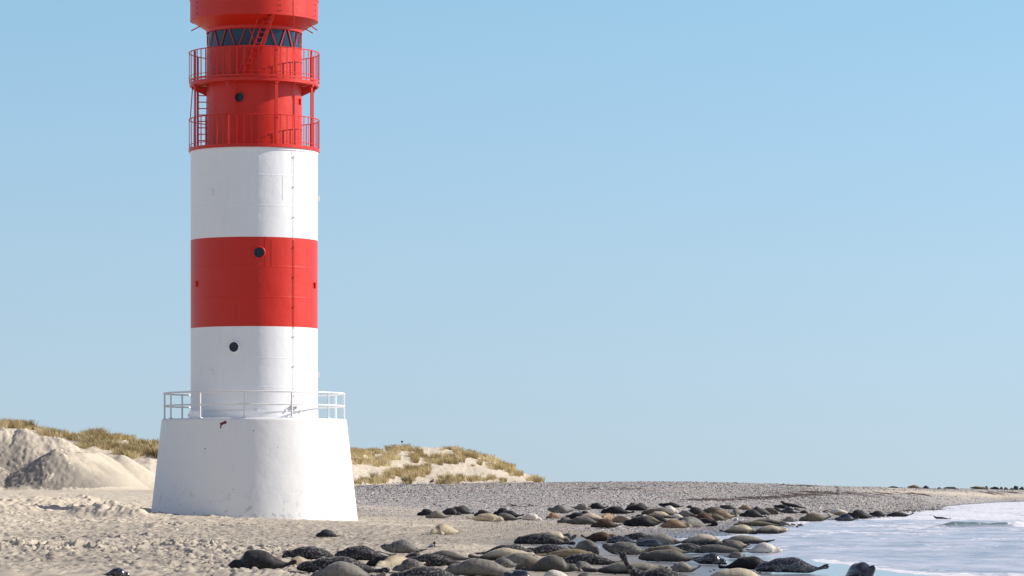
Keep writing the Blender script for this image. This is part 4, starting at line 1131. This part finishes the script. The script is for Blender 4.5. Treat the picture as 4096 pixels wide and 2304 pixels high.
T = [
# ---- far left trio by the tower
(1666,1756,2033,2066,'L','black','black seal, first from the left in the back row, partly behind a pale one',G1,{}),
(1700,1800,2042,2075,'L','light','pale grey seal with dark face, leftmost light one of the back row',G1,dict(tl=.25)),
(1752,1846,2033,2062,'R','dark','dark seal with head down to the right beside the leftmost pale seal',G1,{}),
(1786,1893,2026,2058,'L','dark','long dark grey seal tapering to the right behind the leftmost group',G1,{}),
(1826,1874,2023,2048,'L','dark','small dark hump of a seal behind the long dark one at left back',G1,dict(L=1.4,yaw=55)),
(1893,1978,2035,2066,'L','dark','dark seal with thick rounded front just behind the cream seal',G1,{}),
(1870,2016,2055,2087,'R','cream','plump cream seal with dark tail flippers at left, back row',G1,{}),
(1971,2060,2034,2062,'L','black','black seal farthest back right of the cream seal',G1,{}),
(1984,2092,2042,2071,'L','black','long black seal between the farthest black one and the grey one',G1,{}),
(1972,2082,2052,2083,'L','grey','slim grey seal with flippers to the right, touching the cream seal',G1,{}),
(2076,2168,2050,2082,'R','white','white bellied seal lying on its side with a dark tail, back row',G1,dict(hl=.0)),
(2180,2252,2050,2076,'L','orange','brown and gold young seal alone on the pebbles',G1,dict(yaw=25)),
(2188,2293,2018,2053,'L','silver','silvery seal with raised black head at left and fat rear',G1,dict(hl=.25)),
(2284,2366,2008,2041,'R','light','pale grey brown seal just right of the silvery raised head seal',G1,{}),
(2345,2430,2012,2038,'L','black','black seal with thin tail to the right, far back row',G1,{}),
(2312,2372,2044,2062,'L','dark','dark seal back showing behind the grey pup group',G1,{}),
(2256,2372,2051,2080,'L','black','black seal with snout at left behind the small grey pup',G1,{}),
(2292,2442,2055,2092,'L','topc','long sunlit cream topped seal stretched behind the grey one',G1,{}),
(2224,2304,2064,2094,'L','grey','small grey pup with dark snout left of the long grey seal',G1,dict(yaw=20)),
(2262,2412,2068,2100,'L','grey','long smooth grey seal in the front of the left middle cluster',G1,{}),
(2361,2484,2076,2113,'L','brown','brown seal with pale back and rusty tail flippers',G1,{}),
(2408,2458,2052,2082,'L','orange','rusty tan seal seen from behind, rounded',G1,dict(L=1.4,yaw=65)),
(2452,2502,2063,2093,'R','tan','tan seal with dark flank right of the rusty rounded one',G1,dict(L=1.4,yaw=50)),
(2401,2532,2027,2057,'L','black','black seal with low snout at left and speckled tail, far row',G1,{}),
(2446,2506,2019,2045,'L','dark','dark seal hump behind the black seal with low snout',G1,dict(yaw=30)),
(2505,2572,2008,2032,'L','grey','grey seal farthest back, head to the left',G1,{}),
(2528,2602,2011,2036,'L','grey','light edged grey seal behind the smooth black one',G1,{}),
(2500,2602,2019,2044,'L','black','smooth black seal, far row, in front of two grey ones',G1,{}),
(2632,2735,2010,2031,'L','black','long black seal with square snout, farthest row in the centre',G1,dict(hl=.3)),
(2738,2778,2018,2034,'R','dark','low dark seal right of the square snouted black one',G1,{}),
(2638,2716,2021,2048,'L','white','white seal in the far row behind the grey headed one',G1,{}),
(2563,2714,2032,2062,'L','olive','grey headed seal with smooth neck, head left, centre back',G1,{}),
(2628,2716,2031,2054,'R','white','cream belly of a seal lying behind the grey headed seal',G1,{}),
(2585,2702,2046,2074,'L','topc','seal with sunlit tan back and shaded flank below the grey headed one',G1,{}),
(2523,2592,2057,2080,'R','dark','dark seal with raised flipper behind the biggest black one',G1,dict(tl=.3)),
(2492,2646,2067,2109,'L','black','biggest black seal of the back cluster, pale flippers at right',G1,{}),
(2540,2652,2064,2092,'L','olive','olive grey seal lying close behind the biggest black one',G1,{}),
(2596,2684,2062,2092,'L','black','dark seal wedged between the biggest black one and the golden one',G1,{}),
(2640,2756,2071,2113,'L','orange','golden orange seal with blotched face at left',G1,dict(hl=.1)),
(2696,2782,2068,2096,'L','mottle','black mottled seal behind the golden orange one',G1,{}),
(2735,2804,2067,2111,'L','silver','fat mottled grey seal right of the golden orange one',G1,dict(L=1.9,yaw=48)),
(2790,2837,2074,2106,'R','black','black rump of a seal right of the fat mottled one',G1,dict(L=1.5,yaw=40)),
(2712,2760,2042,2070,'R','light','round light grey seal left of the raised brown head',G1,dict(L=1.5,yaw=55)),
(2676,2744,2056,2074,'L','white','white seal low between the dark backs in the centre',G1,{}),
(2757,2870,2052,2088,'L','brown','brown seal with its tan head raised, looking at the camera',G1,dict(hl=.45)),
(2738,2838,2023,2062,'L','dark','large dark seal lying behind the raised brown head',G1,{}),
(2802,2848,2056,2080,'R','tan','small tan seal behind the raised brown head one',G1,dict(L=1.3,yaw=45)),
(2826,2912,2054,2083,'L','olive','olive brown seal sloping down to the right',G1,{}),
(2828,2946,2042,2077,'L','tan','long tan seal ending beside the standing gull',G1,{}),
(2808,2918,2029,2056,'L','olive','dark and tan seal above the long tan one',G1,{}),
(2876,2952,2019,2038,'L','mottle','black seal with white neck patch, head left, far row',G1,dict(hl=.3)),
(2950,3016,2014,2040,'L','tan','tan humped seal in the far row right of the white necked one',G1,{}),
(2914,2986,2034,2062,'L','light','light grey seal with face to the camera above the gull',G1,dict(yaw=35)),
(2956,3062,2039,2071,'L','dark','dark seal with pale ridge and low tail right of the gull',G1,{}),
(3004,3092,2034,2060,'L','grey','grey seal tapering right, behind the dark seal by the gull',G1,{}),
(3004,3058,2028,2046,'L','dark','dark back behind the tapering grey seal',G1,{}),
(3048,3096,2031,2058,'R','olive','round olive grey seal left of the black group',G1,dict(L=1.6,yaw=50)),
(3116,3224,2010,2030,'L','black','black seal with raised round head, farthest right of the back row',G1,dict(hl=.8,hs=.8)),
(3093,3170,2019,2036,'L','black','black seal with low head in front of the raised round head',G1,dict(hl=.2)),
(3076,3136,2026,2049,'L','black','black seal left of the blue black one',G1,{}),
(3120,3198,2028,2054,'L','wet','blue black seal in the right end of the back group',G1,{}),
(3166,3212,2026,2044,'L','light','pale grey seal behind the blue black one',G1,{}),
(3194,3240,2039,2056,'L','dark','small dark seal above the olive grey one with pointed tail',G1,{}),
(3194,3320,2052,2087,'L','olive','olive grey seal with pointed tail lifted at the foam edge',G4,dict(tl=.45)),
(3122,3194,2064,2088,'R','light','small pale blotched seal on pebbles, head right',G4,dict(hl=.2)),
(3288,3330,2032,2052,'L','olive','small olive seal at the top left of the right shore group',G4,{}),
(3304,3392,2036,2056,'R','white','black and white seal behind the tan one on the right shore',G4,{}),
(3324,3398,2046,2064,'R','tan','tan seal between the black and white one and the boat shaped one',G4,{}),
(3336,3432,2054,2086,'L','wet','boat shaped blue black seal lying at the foam edge',G4,dict(tl=.3,hl=.15)),
(3383,3494,2038,2076,'L','dark','dark seal with head raised left and pale tail patch',G4,dict(hl=.25)),
(3474,3552,2040,2068,'L','dark','dark seal with raised wet head in the middle of the right shore group',G4,dict(hl=.35)),
(3544,3650,2048,2068,'L','dark','rightmost beached seal with tail curved up over the foam',G4,dict(tl=.6)),
(3729,3804,2060,2078,'L','wet','wet dark seal swimming in the surf with head and tail up',G4,dict(hl=1.25,water=True,hs=.62,sink=0.0,tl=.35,wf=1.2)),
(3708,3734,2050,2062,'R','light','pale seal head and flipper showing in the surf by the swimming seal',G4,dict(water=True,tl=.5,sink=.08,hl=.5)),
# ---- mid right
(2962,3150,2074,2100,'R','topg','long pale seal with a flipper raised on its back, right middle shore',G4,dict(fup=1)),
(2930,3142,2085,2106,'L','olive','long thin log like seal below the seal with raised flipper',G4,{}),
(2884,3030,2099,2137,'R','topc','sunlit cream backed dark seal with flippers at left by the water',G4,{}),
(2992,3152,2103,2137,'R','topc','sunlit cream backed seal with dark face lifted at right, at the water edge',G4,dict(hl=.25)),
# ---- mid rows
(2220,2314,2126,2164,'R','silver','mottled seal with head raised right, behind the sunlit cream backed one',G2,dict(hl=.5,yaw=25)),
(2124,2282,2126,2170,'R','topc','sunlit white backed seal with brown face resting right, behind the big dark one',G2,{}),
(2054,2290,2134,2181,'L','mottle','big dark mottled seal lying across the edge of the pool',G2,{}),
(2328,2467,2128,2168,'R','brown','brown black seal with tail lifted at left and head up',G2,dict(tl=.45,hl=.3)),
(2488,2630,2131,2162,'L','mottle','speckled seal back farthest up in the pool group',G2,{}),
(2424,2556,2144,2176,'L','wetm','dark seal with white face patch lying in the pool',G2,{}),
(2298,2384,2162,2219,'R','grey','round brown grey seal seen from behind in the pool',G2,dict(L=1.5,yaw=66)),
(2540,2748,2135,2181,'L','light','light tan grey seal with dark tail lifted right, in the pool',G2,dict(tl=.3)),
(2542,2672,2158,2190,'L','wet','wet blue black seal with head left in the pool behind the mottled one',G2,{}),
(2704,2888,2138,2182,'R','topc','sunlit cream backed seal with black tail at left, top right of the pool',G2,dict(tl=.25)),
(2880,3090,2142,2178,'L','topg','long dark seal at the water edge with thin tail to the right',G2,dict(tl=.3)),
(2788,2902,2157,2198,'R','black','black seal with tail flipper up at left behind the small grey one',G2,dict(tl=.5)),
(2904,3004,2160,2196,'L','tan','tan wrinkled seal behind the raised grey head',G2,{}),
(2864,2996,2160,2202,'L','grey','grey seal with head and tail both raised like a banana',G2,dict(hl=.4,tl=.45)),
(2978,3130,2173,2216,'R','white','white grey seal with head right, lying in the shallow water',G2,dict(hl=.15)),
(2402,2604,2168,2222,'L','silver','mottled silver seal with head and tail lifted at the pool edge',G2,dict(hl=.42,tl=.45)),
(2584,2768,2183,2220,'L','olive','olive tan speckled seal behind the large smooth grey one',G2,{}),
(2668,2862,2175,2214,'L','mottle','long speckled seal with its head at left in the middle of the right group',G2,{}),
(2748,2988,2180,2214,'L','grey','longest grey seal with black tail in the right middle group',G2,{}),
(2552,2798,2199,2250,'L','grey','large smooth grey seal with pointed snout at left',G2,dict(hl=.15)),
(2764,2912,2200,2260,'R','wetm','fat wet dark mottled seal with a bright shine on its side',G2,dict(yaw=20)),
(2898,2988,2207,2236,'R','silver','small tan mottled seal right of the fat wet one',G2,{}),
(2884,3090,2226,2281,'R','black','black seal with pale flippers at left, partly behind the wet speckled one',G2,{}),
(3122,3164,2226,2246,'L','black','small dark head and back behind the wet speckled seal',G2,{}),
(3020,3302,2231,2294,'L','wetm','wet black speckled seal with tail pointing up right over the blue water',G3,dict(tl=.35)),
(3372,3500,2250,2325,'R','wet','glossy blue black seal with head up, alone at the right in the water',G3,dict(hl=.5,yaw=58,L=.95,tl=.01)),
(2772,3096,2275,2350,'R','topc','big sunlit cream backed seal cut by the bottom edge, right of the centre',G3,{}),
(2664,2800,2234,2292,'L','light','blue white seal with tail flippers raised right, behind the dark head',G3,dict(tl=.5)),
(2346,2690,2248,2300,'R','topg','long sunlit pale topped dark seal with blunt head right, near bottom centre',G3,dict(hl=.2)),
(2560,2646,2267,2306,'L','silver','small mottled seal tucked before the blunt headed one',G3,{}),
(2478,2786,2276,2352,'R','mottle','seal bent like a banana with tail stuck high up at left',G3,dict(tl=1.75,tt=1.35,fl='v')),
# ---- front left
(909,1174,2200,2281,'L','dark','dark grey seal at the front left, first of the front group',G3,dict(hl=.05)),
(1126,1372,2193,2248,'L','mottle','dark mottled seal behind the cream one at the front left',G3,{}),
(1132,1262,2200,2272,'L','cream','cream golden seal with head down between dark ones, front left',G3,dict(yaw=28)),
(1244,1340,2216,2262,'R','topg','small dark seal with sunlit pale rounded back right of the cream one',G3,dict(yaw=15)),
(1184,1540,2232,2300,'L','mottle','heavy black mottled seal behind the tan one at the bottom left',G3,{}),
(1234,1530,2263,2345,'L','light','tan grey seal cut by the bottom edge, with dark flank patch',G3,{}),
(1428,1550,2281,2345,'L','mottle','dark speckled back cut by the bottom edge beside the tan grey seal',G3,{}),
(410,520,2272,2345,'R','wetm','lone wet dark seal head cut by the bottom edge at far left',G3,{}),
(1332,1572,2188,2248,'L','mottle','black mottled seal with snout at left behind the round cream belly',G3,{}),
(1522,1702,2170,2224,'L','silver','grey and tan seal with watching face left of the black and white bird',G3,dict(hl=.3)),
(1463,1600,2232,2274,'L','black','black seal with light rim squeezed left of the round cream belly',G3,{}),
(1535,1650,2221,2277,'L','cream','round cream seal belly with rusty face, front left group',G3,dict(L=1.35,yaw=55)),
(1618,1706,2216,2240,'L','mottle','speckled seal back between the round cream belly and smooth grey back',G3,{}),
(1688,1892,2206,2246,'L','grey','smooth grey seal back below the black and white bird',G3,{}),
(1606,1880,2222,2274,'L','mottle','long dark mottled seal below the smooth grey back',G3,{}),
(1568,1732,2244,2294,'L','silver','mottled seal with its rounded rump turned up at right',G3,dict(tl=.25)),
(1538,1910,2274,2350,'L','mottle','long black mottled seal along the bottom edge, left of centre',G3,{}),
(1774,2094,2243,2312,'L','light','large grey tan seal with a flipper folded on its side, front centre',G3,dict(fup=-1)),
(1908,2142,2180,2226,'R','mottle','grey mottled seal behind the sunlit tan topped dark one, tail at left',G3,{}),
(1886,2154,2196,2248,'R','topc','dark seal with smooth sunlit tan back, centre of the front rows',G3,{}),
(2088,2332,2180,2222,'L','mottle','black mottled seal lying at the edge of the blue pool',G3,{}),
(2152,2384,2197,2232,'R','tan','slender tan seal with curled flippers right, beside the pool',G3,dict(tl=.15)),
(1988,2200,2215,2262,'L','light','light rimmed grey seal behind the folded flippers',G3,{}),
(2096,2312,2224,2292,'R','grey','large grey seal with flipper across its chest, front centre',G3,dict(fup=1)),
(2058,2208,2230,2284,'L','olive','olive dark seal with tail flippers pointing right, front centre',G3,dict(tl=.2)),
(1948,2084,2236,2276,'L','silver','pale speckled seal with brown tail flippers spread up at right',G3,dict(tl=.4)),
(2008,2156,2262,2330,'L','wet','wet blue seal with rounded head near the bottom edge centre',G3,dict(hl=.4)),
(2046,2180,2283,2350,'L','light','small pale face looking left at the bottom edge below the blue seal',G3,{}),
(2128,2320,2280,2345,'L','white','white grey seal back at the bottom edge right of the blue one',G3,{}),
(2222,2494,2215,2262,'L','mottle','long black mottled seal stretched below the round pool seal',G3,{}),
(2272,2400,2243,2290,'L','silver','seal with mottled whiskered face left, below the long black one',G3,dict(yaw=30,hl=.3)),
(2278,2420,2267,2340,'L','silver','fat black and white mottled seal at the bottom edge centre',G3,dict(yaw=30)),
# ---- loners
(1260,1361,2108,2154,'L','dark','dark brown young seal lying alone in front of the tower base',G3,dict(yaw=20)),
(1736,1828,2098,2141,'L','cream','cream grey young seal alone on open sand, facing the camera',G3,dict(L=1.25,yaw=38)),
]
for (x0, x1, yt, yb, hd, ct, lb, gp, kw) in T:
    seal(x0, x1, yt, yb, hd, ct, lb, grp=gp, **kw)
# on the crest
def crestY(x): return float(np.interp(x, RU * F + 2048, RYc)) - 4
for (x0, x1, yt, yb, hd, ct, lb) in ((3550, 3606, 1950, 1956, 'L', 'black', 'thin black seal lying flat on the crest, left of the tan one'),
                                    (3628, 3690, 1946, 1958, 'L', 'tan', 'tan seal with dark head on the crest left of the pointed boulder'),
                                    (3878, 3950, 1948, 1958, 'L', 'olive', 'long brown seal lying on the crest before the peaked boulder'),
                                    (3904, 3962, 1950, 1959, 'L', 'tan', 'tan seal at the foot of the peaked boulder on the crest'),
                                    (3958, 4008, 1952, 1962, 'L', 'dark', 'dark seal sloping right on the crest past the peaked boulder')):
    seal(x0, x1, yt, yb + 1, hd, ct, lb, grp=G5, Yfix=crestY((x0 + x1) / 2))

# ------------------------------------------------------------------ birds
def bird(name, xc, yt, yb, label, cat, cols, dirx, Yf=None, stand=.30, long=1.0):
    X, Y, Z = ground_at(xc, yb); s = Y / F; Hh = (yb - yt) * s
    Z = EYE + (HOR - yb) * s
    mb = MB()
    b0 = Hh * stand
    def ell(c, r, n=14, mt=10, tilt=0):
        vs = []; fs = []
        for i in range(mt + 1):
            ph = math.pi * i / mt
            for k in range(n):
                th = 2 * math.pi * k / n
                p = Vector((r[0] * math.sin(ph) * math.cos(th), r[1] * math.sin(ph) * math.sin(th), r[2] * math.cos(ph)))
                p = Matrix.Rotation(tilt, 3, 'Y') @ p; vs.append(p + Vector(c))
        for i in range(mt):
            for k in range(n): fs.append((i * n + k, i * n + (k + 1) % n, (i + 1) * n + (k + 1) % n, (i + 1) * n + k))
        mb.add(vs, fs)
    B = Hh * (.30) * long
    ell((0, 0, b0 + Hh * .22), (B * 1.15, B * .62, B * .72), tilt=.35)
    ell((-B * .75, 0, b0 + Hh * .45), (B * .34, B * .32, B * .55))
    ell((-B * .85, 0, Hh * .90), (B * .42, B * .36, B * .38))
    ell((B * 1.25, 0, b0 + Hh * .10), (B * .75, B * .28, B * .16), tilt=.3)
    nm = remeshed(name, mb, Hh / 45, [cols[0], cols[1]], 3)
    for p in nm.polygons:
        c = p.center; up_ = c.z > Hh * .70 or (cols[2] and c.z > b0 + Hh * (.27 + .10 * c.x / B) + 0 and c.x > -B * .5) or c.x < -B * .62
        p.material_index = 1 if up_ else 0; p.use_smooth = True
    o = link(name, nm); o.location = (X, Y, Z); o.rotation_euler.z = 0 if dirx < 0 else math.pi
    tag(o, label, cat)
    m = MB(); m.tube([(-B * 1.15, 0, Hh * .89), (-B * 1.8, 0, Hh * .84)], [Hh * .022, Hh * .008], 6); m.build('beak', cols[3], o)
    for s_ in (-1, 1):
        m = MB(); m.tube([(B * .05, s_ * B * .22, b0 + .02), (B * .12, s_ * B * .22, b0 * .5), (0, s_ * B * .22, 0.0), (-B * .3, s_ * B * .22, -.0)], Hh * .016, 6); m.build('leg', cols[3], o)
    m = MB(); 
    for s_ in (-1, 1):
        wv = [(-B * .5, s_ * B * .56, b0 + Hh * .34), (B * .3, s_ * B * .66, b0 + Hh * .26), (B * 1.5, s_ * B * .30, b0 + Hh * .02), (B * .5, s_ * B * .68, b0 + Hh * .10), (-B * .4, s_ * B * .62, b0 + Hh * .16)]
        b_ = len(m.v); m.v += wv + [(x, y * .85, z + .004) for x, y, z in wv]; m.f += [tuple(b_ + i for i in range(5)), tuple(b_ + 5 + i for i in reversed(range(5)))] + [(b_ + i, b_ + (i + 1) % 5, b_ + 5 + (i + 1) % 5, b_ + 5 + i) for i in range(5)]; m.mi += [0] * 7
    m.build('wings', cols[4], o)
    return o
M['feather_white'] = plain('feather_white', (.78, .78, .77), .7); M['feather_black'] = plain('feather_black', (.012, .012, .014), .6)
M['feather_grey'] = plain('feather_grey', (.25, .28, .33), .7); M['bill'] = plain('orange_bill', (.55, .12, .03), .4)
M['bill_y'] = plain('yellow_bill', (.55, .38, .08), .4)
bird('oystercatcher', 1727, 2167, 2202, 'black and white wader standing on the sand above the smooth grey seal', 'bird', (M['feather_white'], M['feather_black'], False, M['bill'], M['feather_black']), 1, long=1.25)
bird('gull', 2943, 2059, 2090, 'white gull with grey back standing beside the long tan seal', 'bird', (M['feather_white'], M['feather_white'], False, M['bill_y'], M['feather_grey']), 1, stand=.16, long=.95)
bird('crow', 1727, 1916, 1930, 'small dark bird sitting at the foot of the right dune', 'bird', (M['feather_black'], M['feather_black'], False, M['dark'], M['feather_black']), 1, stand=.1, long=1.6)
